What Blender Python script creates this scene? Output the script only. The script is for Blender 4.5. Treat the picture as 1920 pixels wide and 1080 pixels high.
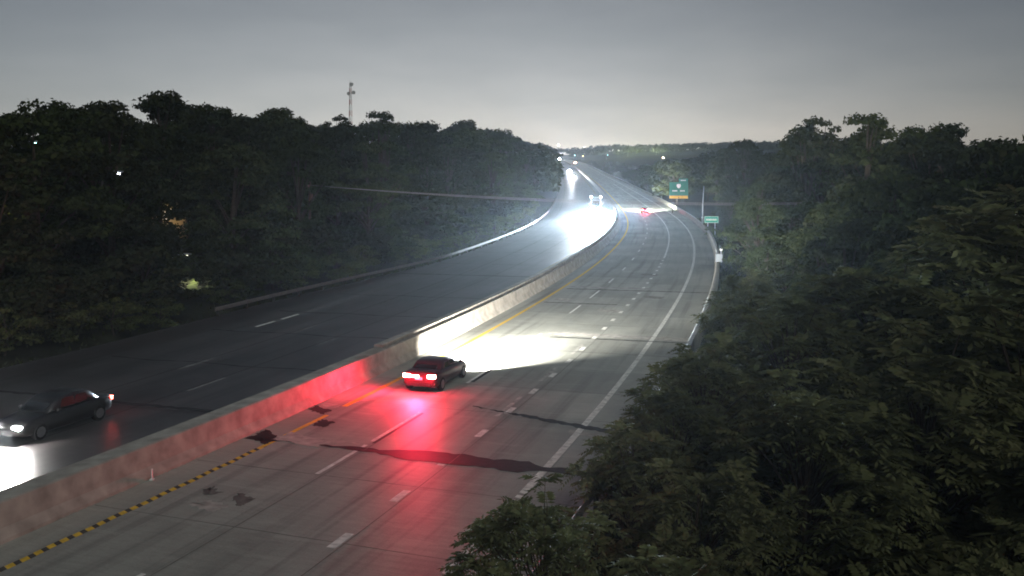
import bpy, bmesh, math, random
import numpy as np
from mathutils import Vector

R = math.radians
random.seed(7)
for o in list(bpy.data.objects):
    bpy.data.objects.remove(o)
scene = bpy.context.scene
col = scene.collection

# ------------------------------------------------------------------ camera
CAM_H = 9.95
FOC = 1640.0                         # focal length in px of a 1920 wide frame
cd = bpy.data.cameras.new('camera')
cam = bpy.data.objects.new('camera', cd)
col.objects.link(cam)
cd.sensor_width = 36.0
cd.lens = 36.0 * FOC / 1920.0
cd.shift_y = -190.0 / 1920.0
cd.clip_start = 0.3
cd.clip_end = 12000.0
cam.location = (0, 0, CAM_H)
cam.rotation_euler = (R(90), 0, 0)
scene.camera = cam

# ------------------------------------------------------------------ night sky: moonlit air plus the glow of the city low down
MOON_EL, MOON_ROT = 40.0, 158.0
world = bpy.data.worlds.new('World')
scene.world = world
world.use_nodes = True
nt = world.node_tree
nt.nodes.clear()
N = nt.nodes.new
L = nt.links.new
out = N('ShaderNodeOutputWorld')
sky = N('ShaderNodeTexSky')
sky.sky_type = 'NISHITA'
sky.sun_disc = False
sky.sun_elevation = R(MOON_EL)
sky.sun_rotation = R(MOON_ROT)
bg1 = N('ShaderNodeBackground')
bg1.inputs['Strength'].default_value = 0.016
L(sky.outputs[0], bg1.inputs['Color'])
tc = N('ShaderNodeTexCoord')
sep = N('ShaderNodeSeparateXYZ')
L(tc.outputs['Generated'], sep.inputs[0])


def wmath(op, a, b=None, c=None):
    n = N('ShaderNodeMath')
    n.operation = op
    for i, v in enumerate((a, b, c)):
        if v is None:
            continue
        if isinstance(v, (int, float)):
            n.inputs[i].default_value = v
        else:
            L(v, n.inputs[i])
    return n.outputs[0]


zc = wmath('MAXIMUM', sep.outputs['Z'], 0.0)
fall = wmath('EXPONENT', wmath('MULTIPLY', zc, -4.4))
near = wmath('EXPONENT', wmath('MULTIPLY', zc, -19.0))
# azimuth: the glow sits over the town at the end of the road and dies off to the sides
gx, gy = math.sin(R(-5)), math.cos(R(-5))
az = wmath('ADD', wmath('MULTIPLY', sep.outputs['X'], gx), wmath('MULTIPLY', sep.outputs['Y'], gy))
azc = wmath('POWER', wmath('MAXIMUM', wmath('MULTIPLY_ADD', az, 0.5, 0.5), 0.0), 15.0)
gx2, gy2 = math.sin(R(6)), math.cos(R(6))
az2 = wmath('ADD', wmath('MULTIPLY', sep.outputs['X'], gx2), wmath('MULTIPLY', sep.outputs['Y'], gy2))
azn = wmath('POWER', wmath('MAXIMUM', az2, 0.0), 14.0)
noise = N('ShaderNodeTexNoise')
noise.inputs['Scale'].default_value = 9.0
noise.inputs['Detail'].default_value = 4.0
mp = N('ShaderNodeMapping')
mp.inputs['Scale'].default_value = (1, 1, 4)
L(tc.outputs['Generated'], mp.inputs[0])
L(mp.outputs[0], noise.inputs['Vector'])
wob = wmath('MULTIPLY_ADD', noise.outputs['Fac'], 0.9, 0.55)
glow = N('ShaderNodeBackground')
glow.inputs['Color'].default_value = (0.575, 0.58, 0.575, 1)
wob2 = wmath('MULTIPLY_ADD', noise.outputs['Fac'], 0.22, 0.89)
L(wmath('MULTIPLY', wmath('MULTIPLY', fall, wob2), wmath('MULTIPLY_ADD', azc, 0.90, 0.20)), glow.inputs['Strength'])
warm = N('ShaderNodeBackground')
warm.inputs['Color'].default_value = (0.66, 0.47, 0.31, 1)
L(wmath('MULTIPLY', wmath('MULTIPLY', near, wob), wmath('MULTIPLY_ADD', azn, 0.85, 0.22)), warm.inputs['Strength'])
a1 = N('ShaderNodeAddShader')
a2 = N('ShaderNodeAddShader')
L(bg1.outputs[0], a1.inputs[0])
L(glow.outputs[0], a1.inputs[1])
L(a1.outputs[0], a2.inputs[0])
L(warm.outputs[0], a2.inputs[1])
L(a2.outputs[0], out.inputs['Surface'])

# fill lamp added as an unseen moon, high behind the camera
sd = bpy.data.lights.new('moon_fill', 'SUN')
sun = bpy.data.objects.new('moon_fill', sd)
col.objects.link(sun)
sd.energy = 0.72
sd.angle = R(28)
sd.color = (0.97, 1.0, 0.90)
# direction of light travel: from the unseen moon; sun_rotation is clockwise from +Y
mdir = Vector((math.sin(R(MOON_ROT)) * math.cos(R(MOON_EL)), math.cos(R(MOON_ROT)) * math.cos(R(MOON_EL)), math.sin(R(MOON_EL))))
sun.rotation_euler = (-mdir).to_track_quat('-Z', 'Y').to_euler()

scene.view_settings.view_transform = 'Standard'
scene.view_settings.look = 'None'
scene.view_settings.exposure = 0.0
scene.view_settings.gamma = 1.0
scene.view_settings.use_curve_mapping = False
scene.cycles.use_denoising = True
scene.cycles.filter_width = 1.8
scene.cycles.max_bounces = 5
scene.cycles.diffuse_bounces = 2
scene.cycles.glossy_bounces = 2
scene.cycles.transmission_bounces = 2
scene.cycles.transparent_max_bounces = 6
scene.cycles.volume_bounces = 0
scene.cycles.sample_clamp_indirect = 3.0
scene.cycles.caustics_reflective = False
scene.cycles.caustics_refractive = False


# ------------------------------------------------------------------ helpers
def tag(o, label=None, cat=None, group=None, kind=None):
    if label:
        o['label'] = label
    if cat:
        o['category'] = cat
    if group:
        o['group'] = group
    if kind:
        o['kind'] = kind
    return o


class MB:
    """collects shapes for one mesh object"""

    def __init__(s):
        s.v = []
        s.f = []

    def poly(s, pts):
        b = len(s.v)
        s.v += [tuple(p) for p in pts]
        s.f.append(tuple(range(b, b + len(pts))))
        return s

    def box(s, c, d, taper=1.0, rot=0.0):
        b = len(s.v)
        hx, hy, hz = d[0] / 2, d[1] / 2, d[2] / 2
        cr, sr = math.cos(rot), math.sin(rot)
        for z, t in ((-hz, 1.0), (hz, taper)):
            for x, y in ((-hx, -hy), (hx, -hy), (hx, hy), (-hx, hy)):
                x, y = x * t, y * t
                s.v.append((c[0] + x * cr - y * sr, c[1] + x * sr + y * cr, c[2] + z))
        for q in ((3, 2, 1, 0), (4, 5, 6, 7), (0, 1, 5, 4), (1, 2, 6, 5), (2, 3, 7, 6), (3, 0, 4, 7)):
            s.f.append(tuple(b + i for i in q))
        return s

    def tube(s, path, rad, n=6, cap=True):
        path = [Vector(p) for p in path]
        b = len(s.v)
        m = len(path)
        for i, p in enumerate(path):
            t = (path[min(i + 1, m - 1)] - path[max(i - 1, 0)])
            if t.length < 1e-6:
                t = Vector((0, 0, 1))
            t.normalize()
            up = Vector((0, 0, 1)) if abs(t.z) < 0.9 else Vector((1, 0, 0))
            u = t.cross(up).normalized()
            w = u.cross(t).normalized()
            r = rad[i] if isinstance(rad, (list, tuple)) else rad
            for k in range(n):
                a = 2 * math.pi * k / n
                q = p + (u * math.cos(a) + w * math.sin(a)) * r
                s.v.append(tuple(q))
        for i in range(m - 1):
            for k in range(n):
                k2 = (k + 1) % n
                s.f.append((b + i * n + k, b + i * n + k2, b + (i + 1) * n + k2, b + (i + 1) * n + k))
        if cap:
            s.f.append(tuple(b + k for k in reversed(range(n))))
            s.f.append(tuple(b + (m - 1) * n + k for k in range(n)))
        return s

    def disc(s, c, axis, r, thick, n=16):
        a = Vector(axis).normalized()
        c = Vector(c)
        return s.tube([c - a * thick / 2, c + a * thick / 2], r, n)

    def sphere(s, c, r, nu=10, nv=6, sc=(1, 1, 1)):
        b = len(s.v)
        for j in range(nv + 1):
            th = math.pi * j / nv
            for i in range(nu):
                ph = 2 * math.pi * i / nu
                s.v.append((c[0] + sc[0] * r * math.sin(th) * math.cos(ph), c[1] + sc[1] * r * math.sin(th) * math.sin(ph), c[2] + sc[2] * r * math.cos(th)))
        for j in range(nv):
            for i in range(nu):
                i2 = (i + 1) % nu
                s.f.append((b + j * nu + i, b + (j + 1) * nu + i, b + (j + 1) * nu + i2, b + j * nu + i2))
        return s

    def mesh(s, name, mat, smooth=False, bevel=0.0):
        me = bpy.data.meshes.new(name)
        me.from_pydata(s.v, [], s.f)
        me.update()
        if bevel:
            bm = bmesh.new()
            bm.from_mesh(me)
            bmesh.ops.remove_doubles(bm, verts=bm.verts, dist=1e-5)
            es = [e for e in bm.edges if len(e.link_faces) == 2 and e.calc_face_angle(0) > 0.5]
            bmesh.ops.bevel(bm, geom=es, offset=bevel, segments=2, affect='EDGES', profile=0.6, clamp_overlap=True)
            bm.to_mesh(me)
            bm.free()
        me.materials.append(mat)
        if smooth:
            me.polygons.foreach_set('use_smooth', [True] * len(me.polygons))
        return me

    def build(s, name, mat, parent=None, smooth=False, bevel=0.0):
        return link(name, s.mesh(name, mat, smooth, bevel), parent)


def link(name, me, parent=None):
    o = bpy.data.objects.new(name, me)
    col.objects.link(o)
    if parent:
        o.parent = parent
    return o


def empty(name, loc=(0, 0, 0), rot=(0, 0, 0)):
    o = bpy.data.objects.new(name, None)
    o.empty_display_size = 0.3
    col.objects.link(o)
    o.location = loc
    o.rotation_euler = rot
    return o


KIDS = {}


def copy_tree(o, parent=None):
    c = o.copy()
    col.objects.link(c)
    if parent:
        c.parent = parent
    for ch in list(o.children):
        copy_tree(ch, c)
    return c


def np_mesh(name, verts, nper, mat):
    """faces of nper consecutive vertices each"""
    me = bpy.data.meshes.new(name)
    nv = len(verts)
    nf = nv // nper
    me.vertices.add(nv)
    me.vertices.foreach_set('co', verts.astype(np.float32).ravel())
    me.loops.add(nv)
    me.loops.foreach_set('vertex_index', np.arange(nv, dtype=np.int32))
    me.polygons.add(nf)
    me.polygons.foreach_set('loop_start', np.arange(0, nv, nper, dtype=np.int32))
    me.update(calc_edges=True)
    me.materials.append(mat)
    return me


# ------------------------------------------------------------------ materials
def mat_base(name):
    m = bpy.data.materials.new(name)
    m.use_nodes = True
    t = m.node_tree
    b = t.nodes['Principled BSDF']
    return m, t, b


def simple(name, c, rough=0.6, metal=0.0, var=0.15, scale=6.0, spec=0.4, bump=0.0):
    m, t, b = mat_base(name)
    co = t.nodes.new('ShaderNodeTexCoord')
    n = t.nodes.new('ShaderNodeTexNoise')
    n.inputs['Scale'].default_value = scale
    n.inputs['Detail'].default_value = 5
    t.links.new(co.outputs['Object'], n.inputs['Vector'])
    r = t.nodes.new('ShaderNodeValToRGB')
    r.color_ramp.elements[0].position = 0.3
    r.color_ramp.elements[1].position = 0.7
    r.color_ramp.elements[0].color = (*[x * (1 - var) for x in c], 1)
    r.color_ramp.elements[1].color = (*[min(1, x * (1 + var)) for x in c], 1)
    t.links.new(n.outputs['Fac'], r.inputs[0])
    t.links.new(r.outputs[0], b.inputs['Base Color'])
    b.inputs['Roughness'].default_value = rough
    b.inputs['Metallic'].default_value = metal
    b.inputs['Specular IOR Level'].default_value = spec
    if bump:
        bp = t.nodes.new('ShaderNodeBump')
        bp.inputs['Strength'].default_value = bump
        bp.inputs['Distance'].default_value = 0.02
        t.links.new(n.outputs['Fac'], bp.inputs['Height'])
        t.links.new(bp.outputs[0], b.inputs['Normal'])
    return m


def emis(name, c, strength, base=(0.5, 0.5, 0.5)):
    m, t, b = mat_base(name)
    b.inputs['Base Color'].default_value = (*base, 1)
    b.inputs['Emission Color'].default_value = (*c, 1)
    b.inputs['Emission Strength'].default_value = strength
    b.inputs['Roughness'].default_value = 0.3
    return m


def pavement(name, dark, light, stain, rough):
    m, t, b = mat_base(name)
    nn, lk = t.nodes.new, t.links.new
    uv = nn('ShaderNodeUVMap')          # u: metres across, v: metres along
    def nz(scale, sx=1.0, sy=1.0, det=5, rgh=0.6):
        mp = nn('ShaderNodeMapping')
        mp.inputs['Scale'].default_value = (sx, sy, 1)
        lk(uv.outputs[0], mp.inputs[0])
        n = nn('ShaderNodeTexNoise')
        n.inputs['Scale'].default_value = scale
        n.inputs['Detail'].default_value = det
        n.inputs['Roughness'].default_value = rgh
        lk(mp.outputs[0], n.inputs['Vector'])
        return n.outputs['Fac']
    def mx(a, bb, f, mode='MIX'):
        x = nn('ShaderNodeMix')
        x.data_type = 'RGBA'
        x.blend_type = mode
        for sock, v in ((x.inputs['Factor'], f), (x.inputs[6], a), (x.inputs[7], bb)):
            if isinstance(v, tuple):
                sock.default_value = (*v, 1)
            elif isinstance(v, (int, float)):
                sock.default_value = v
            else:
                lk(v, sock)
        return x.outputs[2]
    def ramp(f, lo, hi):
        r = nn('ShaderNodeMapRange')
        r.inputs[1].default_value = lo
        r.inputs[2].default_value = hi
        lk(f, r.inputs[0])
        return r.outputs[0]
    big = ramp(nz(0.35, 1, 0.35), 0.35, 0.65)
    c = mx(dark, light, big)
    # oil and tyre streaks running along the lanes
    st = ramp(nz(0.9, 1.6, 0.05, 3), 0.50, 0.72)
    c = mx(c, stain, st)
    # transverse tining and blotches
    bl = ramp(nz(1.1, 0.4, 1.2, 6, 0.7), 0.52, 0.75)
    c = mx(c, tuple(min(1, x * 1.25) for x in light), wrap(nn, lk, bl, 0.5))
    # slab by slab tint
    sep_ = nn('ShaderNodeSeparateXYZ')
    lk(uv.outputs[0], sep_.inputs[0])
    def fl(sock, div):
        a = nn('ShaderNodeMath')
        a.operation = 'DIVIDE'
        lk(sock, a.inputs[0])
        a.inputs[1].default_value = div
        f_ = nn('ShaderNodeMath')
        f_.operation = 'FLOOR'
        lk(a.outputs[0], f_.inputs[0])
        return f_.outputs[0]
    cb = nn('ShaderNodeCombineXYZ')
    lk(fl(sep_.outputs[0], 3.66), cb.inputs[0])
    lk(fl(sep_.outputs[1], 4.6), cb.inputs[1])
    wn = nn('ShaderNodeTexWhiteNoise')
    wn.noise_dimensions = '2D'
    lk(cb.outputs[0], wn.inputs['Vector'])
    sl = nn('ShaderNodeMapRange')
    sl.inputs[3].default_value = 0.86
    sl.inputs[4].default_value = 1.12
    lk(wn.outputs['Value'], sl.inputs[0])
    cs_ = nn('ShaderNodeCombineColor')
    for i in range(3):
        lk(sl.outputs[0], cs_.inputs[i])
    c = mx(c, cs_.outputs[0], 1.0, 'MULTIPLY')
    tn = nn('ShaderNodeMapRange')
    tn.inputs[3].default_value = 0.72
    tn.inputs[4].default_value = 1.28
    lk(nz(2.2, 0.35, 2.6, 5, 0.75), tn.inputs[0])
    ct = nn('ShaderNodeCombineColor')
    for i in range(3):
        lk(tn.outputs[0], ct.inputs[i])
    c = mx(c, ct.outputs[0], 1.0, 'MULTIPLY')
    gr = nz(15.0, 1, 1, 6, 0.8)
    g = nn('ShaderNodeMapRange')
    g.inputs[3].default_value = 0.58
    g.inputs[4].default_value = 1.4
    lk(gr, g.inputs[0])
    comb = nn('ShaderNodeCombineColor')
    for i in range(3):
        lk(g.outputs[0], comb.inputs[i])
    c = mx(c, comb.outputs[0], 1.0, 'MULTIPLY')
    lk(c, b.inputs['Base Color'])
    b.inputs['Roughness'].default_value = rough
    b.inputs['Specular IOR Level'].default_value = 0.45
    bp = nn('ShaderNodeBump')
    bp.inputs['Strength'].default_value = 0.35
    bp.inputs['Distance'].default_value = 0.01
    lk(gr, bp.inputs['Height'])
    lk(bp.outputs[0], b.inputs['Normal'])
    return m


def wrap(nn, lk, sock, k):
    mm = nn('ShaderNodeMath')
    mm.operation = 'MULTIPLY'
    lk(sock, mm.inputs[0])
    mm.inputs[1].default_value = k
    return mm.outputs[0]


def leafmat(name, c1, c2, c3, rough=0.9, trans=0.25):
    m, t, b = mat_base(name)
    nn, lk = t.nodes.new, t.links.new
    ge = nn('ShaderNodeNewGeometry')
    oi = nn('ShaderNodeObjectInfo')
    r = nn('ShaderNodeValToRGB')
    e = r.color_ramp.elements
    e[0].color = (*c1, 1)
    e[1].color = (*c3, 1)
    k = e.new(0.5)
    k.color = (*c2, 1)
    ad = nn('ShaderNodeMath')
    ad.operation = 'MULTIPLY_ADD'
    lk(ge.outputs['Random Per Island'], ad.inputs[0])
    ad.inputs[1].default_value = 0.6
    w = nn('ShaderNodeMath')
    w.operation = 'MULTIPLY'
    w.inputs[1].default_value = 0.4
    lk(oi.outputs['Random'], w.inputs[0])
    lk(w.outputs[0], ad.inputs[2])
    lk(ad.outputs[0], r.inputs[0])
    lk(r.outputs[0], b.inputs['Base Color'])
    b.inputs['Roughness'].default_value = rough
    b.inputs['Specular IOR Level'].default_value = 0.02
    tr = nn('ShaderNodeBsdfTranslucent')
    lk(r.outputs[0], tr.inputs['Color'])
    ms = nn('ShaderNodeMixShader')
    ms.inputs[0].default_value = trans
    lk(b.outputs[0], ms.inputs[1])
    lk(tr.outputs[0], ms.inputs[2])
    lk(ms.outputs[0], t.nodes['Material Output'].inputs['Surface'])
    return m


M = {}
M['concrete_road'] = pavement('concrete_road', (0.28, 0.285, 0.25), (0.385, 0.39, 0.345), (0.19, 0.19, 0.165), 0.55)
M['asphalt'] = pavement('asphalt', (0.034, 0.030, 0.030), (0.072, 0.064, 0.064), (0.024, 0.022, 0.022), 0.42)
M['barrier'] = simple('barrier_concrete', (0.33, 0.30, 0.26), 0.8, 0, 0.28, 1.6, 0.3, 0.3)
M['parapet'] = simple('parapet_concrete', (0.40, 0.38, 0.33), 0.8, 0, 0.25, 1.2, 0.3, 0.3)
M['tar'] = simple('tar', (0.022, 0.02, 0.02), 0.6, 0, 0.4, 5, 0.2)
M['patch'] = simple('pale_patch', (0.40, 0.385, 0.35), 0.85, 0, 0.3, 2.5)
M['worn'] = simple('worn_concrete', (0.25, 0.245, 0.22), 0.75, 0, 0.3, 3)
M['stain'] = simple('dark_stain', (0.15, 0.145, 0.13), 0.7, 0, 0.35, 3)
M['white_paint'] = simple('white_paint', (0.76, 0.76, 0.71), 0.6, 0, 0.3, 4)
M['white_worn'] = simple('white_paint_worn', (0.47, 0.46, 0.42), 0.7, 0, 0.4, 3)
M['yellow_paint'] = simple('yellow_paint', (0.74, 0.48, 0.05), 0.6, 0, 0.2, 4)
M['yellow_faint'] = simple('yellow_paint_faint', (0.20, 0.14, 0.03), 0.7, 0, 0.3, 4)
M['rumble'] = simple('rumble_groove', (0.075, 0.07, 0.06), 0.8, 0, 0.3, 4)
M['rail'] = simple('galvanised_rail', (0.16, 0.13, 0.12), 0.7, 0.0, 0.2, 4)
M['post'] = simple('rail_post', (0.05, 0.042, 0.035), 0.8, 0, 0.3, 8)
M['white_faint'] = simple('white_paint_faint', (0.17, 0.165, 0.155), 0.7, 0, 0.4, 3)
M['soil'] = simple('soil_and_grass', (0.024, 0.026, 0.014), 0.95, 0, 0.5, 0.5, 0.1, 0.6)
M['grass'] = leafmat('grass_blades', (0.03, 0.045, 0.015), (0.045, 0.06, 0.02), (0.07, 0.075, 0.03))
M['lawn'] = simple('lawn', (0.11, 0.14, 0.05), 0.95, 0, 0.35, 1.5, 0.1, 0.6)
M['bark'] = simple('bark', (0.06, 0.048, 0.036), 0.95, 0, 0.35, 5, 0.1, 0.7)
M['leaf'] = leafmat('broad_leaf', (0.030, 0.042, 0.016), (0.045, 0.06, 0.022), (0.075, 0.085, 0.035))
M['leaf2'] = leafmat('dark_leaf', (0.024, 0.032, 0.015), (0.036, 0.045, 0.02), (0.058, 0.06, 0.03))
M['frond'] = leafmat('compound_leaf', (0.072, 0.082, 0.036), (0.10, 0.108, 0.050), (0.145, 0.14, 0.072))
M['shrub'] = leafmat('shrub_leaf', (0.05, 0.065, 0.02), (0.07, 0.085, 0.03), (0.11, 0.12, 0.045))
M['glass'] = simple('dark_glass', (0.012, 0.014, 0.016), 0.08, 0, 0.1, 3, 0.6)
M['tyre'] = simple('tyre_rubber', (0.012, 0.012, 0.012), 0.85, 0, 0.2, 20)
M['rim'] = simple('alloy', (0.35, 0.35, 0.36), 0.35, 0.8, 0.1, 10)
M['black_trim'] = simple('black_trim', (0.015, 0.015, 0.015), 0.5)
M['galv'] = simple('galvanised_steel', (0.40, 0.41, 0.42), 0.5, 0.5, 0.15, 3)
M['wood'] = simple('pole_wood', (0.16, 0.10, 0.07), 0.9, 0, 0.3, 6)
M['wire'] = simple('wire', (0.26, 0.22, 0.21), 0.5, 0.3, 0.1, 3)
M['porcelain'] = simple('insulator', (0.50, 0.32, 0.28), 0.3, 0, 0.1, 8)
M['sign_green'] = simple('sign_green', (0.012, 0.16, 0.11), 0.45, 0, 0.12, 2)
M['sign_bright'] = simple('sign_bright_green', (0.02, 0.33, 0.22), 0.4, 0, 0.12, 2)
M['sign_yellow'] = simple('sign_yellow', (0.75, 0.40, 0.03), 0.45, 0, 0.1, 2)
M['sign_white'] = simple('sign_white', (0.75, 0.76, 0.74), 0.45, 0, 0.1, 2)
M['sign_back'] = simple('sign_back', (0.13, 0.15, 0.17), 0.5, 0.2, 0.12, 3)
M['house_wall'] = simple('house_wall', (0.50, 0.38, 0.22), 0.85, 0, 0.15, 2)
M['house_roof'] = simple('house_roof', (0.05, 0.045, 0.045), 0.9, 0, 0.3, 4)
M['tower_red'] = simple('tower_red', (0.42, 0.13, 0.09), 0.6, 0, 0.2, 0.2)
M['tower_white'] = simple('tower_white', (0.62, 0.58, 0.54), 0.6, 0, 0.15, 0.2)

# ------------------------------------------------------------------ alignment of the motorway (the outer white line of the southbound lanes)
_sk = np.array([[-200, .40], [0, .385], [20, .36], [36, .325], [50, .297], [70, .278], [90, .25], [110, .217], [135, .187], [165, .145], [200, .10], [240, .078], [300, .065], [450, .055], [700, .045], [1000, .03], [1700, .02], [6000, .02]])
_S = np.arange(-200, 5000, 1.0)
_slope = np.interp(_S, _sk[:, 0], _sk[:, 1])
_X = np.cumsum(_slope) * 1.0
_X += 11.87 - np.interp(66, _S, _X)
_zk = np.array([[-200, 0], [40, 0], [65, .3], [102, .95], [167, 2.2], [210, 3.4], [300, 6.6], [565, 17], [900, 32], [1300, 50], [1600, 58], [2200, 60], [6000, 60]])
_Z = np.interp(_S, _zk[:, 0], _zk[:, 1])
_k = np.hanning(81)
_k /= _k.sum()
_Z = np.convolve(np.pad(_Z, 40, mode='edge'), _k, 'valid')


def rx(s):
    return float(np.interp(s, _S, _X))


def rz(s):
    return float(np.interp(s, _S, _Z))


def rslope(s):
    return float(np.interp(s, _S, _slope))


def pt(s, d, h=0.0):
    k = rslope(s)
    n = math.sqrt(1 + k * k)
    return Vector((rx(s) + d / n, s - d * k / n, rz(s) + h))


def stations(s0, s1):
    r = [s0]
    s = s0
    while s < s1 - 1e-6:
        s = min(s1, s + (2.0 if s < 320 else 8.0 if s < 700 else 20.0))
        r.append(s)
    return r


def ribbon(name, s0, s1, d0, d1, h, mat, parent=None, dens=None, nd=1):
    """a strip of road surface; d0, d1 numbers or functions of s; UV in metres"""
    st = stations(s0, s1) if dens is None else [s0 + (s1 - s0) * i / dens for i in range(dens + 1)]
    f0 = d0 if callable(d0) else (lambda s: d0)
    f1 = d1 if callable(d1) else (lambda s: d1)
    v, f, uv = [], [], []
    for s in st:
        for j in range(nd + 1):
            d = f0(s) + (f1(s) - f0(s)) * j / nd
            v.append(tuple(pt(s, d, h)))
            uv.append((d, s))
    w = nd + 1
    for i in range(len(st) - 1):
        for j in range(nd):
            f.append((i * w + j, i * w + j + 1, (i + 1) * w + j + 1, (i + 1) * w + j))
    me = bpy.data.meshes.new(name)
    me.from_pydata(v, [], f)
    ul = me.uv_layers.new(name='UVMap')
    for lp in me.loops:
        ul.data[lp.index].uv = uv[lp.vertex_index]
    me.materials.append(mat)
    me.update()
    return link(name, me, parent)


def sweep(name, s0, s1, prof, mat, parent=None, smooth=False, off=None):
    """a closed (d, h) profile carried along the motorway"""
    st = stations(s0, s1)
    m = MB()
    n = len(prof)
    for s in st:
        for d, h in prof:
            m.v.append(tuple(pt(s, d + (off(s) if off else 0.0), h)))
    for i in range(len(st) - 1):
        for k in range(n):
            k2 = (k + 1) % n
            m.f.append((i * n + k, (i + 1) * n + k, (i + 1) * n + k2, i * n + k2))
    m.f.append(tuple(range(n)))
    m.f.append(tuple((len(st) - 1) * n + k for k in reversed(range(n))))
    o = m.build(name, mat, parent, smooth)
    bm = bmesh.new()
    bm.from_mesh(o.data)
    bmesh.ops.recalc_face_normals(bm, faces=bm.faces)
    bm.to_mesh(o.data)
    bm.free()
    return o


# ------------------------------------------------------------------ terrain
def smooth01(t):
    t = max(0.0, min(1.0, t))
    return t * t * (3 - 2 * t)


def side_h(s, d):
    """height of the land relative to the road level at the same station"""
    if -33.5 <= d <= 3.2:
        return -0.35
    if d < -33.5:
        e = -33.5 - d
        h = -0.35 + 0.9 * smooth01(e / 4) + 3.5 * smooth01((e - 4) / 60) + 14 * smooth01((e - 60) / 500)
        return h + 0.35 * math.sin(s * 0.07 + d * 0.11) * smooth01(e / 10)
    e = d - 3.2
    deep = 5.5 * (1 - smooth01((s - 110) / 120))
    h = -0.35 - (deep + 0.5) * smooth01(e / 13) + 7 * smooth01((e - 25) / 90) + 10 * smooth01((e - 80) / 500)
    return h + 0.3 * math.sin(s * 0.09 + d * 0.13) * smooth01(e / 10)


def ground_z(x, y):
    s = y
    k = rslope(s)
    for _ in range(3):
        d = (x - rx(s)) * math.sqrt(1 + k * k) * (1 / (1 + k * k))
        s = y + d * k / math.sqrt(1 + k * k)
        s = max(-150, min(4500, s))
        k = rslope(s)
    d = (x - rx(s)) * math.sqrt(1 + k * k)
    d = (x - rx(s)) if abs(k) < 1e-6 else (x - rx(s)) * math.sqrt(1 + k * k)
    return rz(s) + side_h(s, d) + hill_h(x, y)


def hill_h(x, y):
    r = 0.0
    r += 26 * smooth01((y - 1400) / 700)
    return r


gs = [-60, -30, -10] + list(range(0, 320, 6)) + list(range(320, 900, 20)) + list(range(900, 2600, 60)) + [2800, 3200, 3800, 4600]
gd = [-1500, -1000, -700, -500, -350, -250, -180, -130, -100, -80, -66, -56, -48, -42, -38, -36, -34.5, -33.5, -30, -20, -10, 0, 3.2, 4.2, 5.5, 7, 9, 12, 16, 20, 25, 32, 40, 50, 62, 80, 100, 130, 170, 230, 320, 450, 650, 1000, 1500]
gm = MB()
for s in gs:
    for d in gd:
        k = rslope(s)
        n = math.sqrt(1 + k * k)
        kk = d / n
        p = Vector((rx(s) + kk, s - d * k / n * max(0.0, 1 - abs(d) / 200.0), 0))
        gm.v.append((p.x, p.y, rz(s) + side_h(s, d) + hill_h(p.x, p.y)))
w = len(gd)
for i in range(len(gs) - 1):
    for j in range(w - 1):
        gm.f.append((i * w + j, i * w + j + 1, (i + 1) * w + j + 1, (i + 1) * w + j))
ground = gm.build('ground', M['soil'], None, True)
tag(ground, kind='structure')

# ------------------------------------------------------------------ roads
def nb_edge(s):
    return -29.8 - 3.0 * (1 - smooth01((s - 60) / 45))


sb = ribbon('southbound_road', -30, 1700, -12.5, 2.6, 0.0, M['concrete_road'], nd=4)
tag(sb, kind='structure')
nb = ribbon('northbound_road', -30, 1700, nb_edge, -13.8, 0.0, M['asphalt'], nd=4)
tag(nb, kind='structure')

H1, H2, H3 = 0.004, 0.008, 0.012
# yellow line along the median: bars over the rumble strip near the camera, solid farther on
s = 14.0
while s < 29.6:
    for nm, mt, s0, s1 in (('yellow_bar', M['yellow_paint'], s, s + 0.24), ('rumble_groove', M['rumble'], s + 0.24, s + 0.42)):
        m = MB()
        off = 0.02 * math.sin(s * 3)
        m.poly([pt(s0 + 0.10, -11.10 + off, H1), pt(s0, -10.86 + off, H1), pt(s1, -10.86 + off, H1), pt(s1 + 0.10, -11.10 + off, H1)])
        m.build(nm, mt, sb)
    s += 0.42
ribbon('yellow_line', 29.8, 34.5, -11.1, -10.88, H1, M['yellow_paint'], sb)
ribbon('yellow_line', 36.0, 1500, -11.13, -10.86, H1, M['yellow_paint'], sb)
# broken white line between the two through lanes
for c, ln in [(21, 3.2), (32.0, 3.4), (36.3, 4.4), (45.5, 3), (56.5, 3), (68.6, 4.2), (77, 5), (86.6, 3.2)] + [(97 + 10.9 * i, 3.0) for i in range(40)]:
    c -= 7.3 * rslope(c)
    ribbon('lane_dash', c - ln / 2, c + ln / 2, -7.42, -7.25, H1, M['white_paint'], sb, dens=2)
# short wide dots of the lane that leaves at the exit
s = 19.3
while s < 107:
    ribbon('lane_dot', s, s + 1.0, -3.80, -3.52, H1, M['white_paint'], sb, dens=1)
    s += 3.55
ribbon('lane_line', 108, 420, -3.76, -3.54, H1, M['white_paint'], sb)
# faded older line under the dots
for a_, b_ in ((36.5, 40), (43, 46.5), (50, 53)):
    ribbon('faded_line', a_, b_, -4.02, -3.84, H1, M['white_worn'], sb, dens=2)
# outer white line: bars near the camera, then solid
s = 17.0
while s < 28.5:
    m = MB()
    m.poly([pt(s, -0.14, H1), pt(s - 0.08, 0.14, H1), pt(s + 0.16, 0.14, H1), pt(s + 0.24, -0.14, H1)])
    m.build('white_bar', M['white_paint'], sb)
    s += 0.42
ribbon('edge_line', 28.6, 1500, -0.14, 0.14, H1, M['white_paint'], sb)
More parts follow.
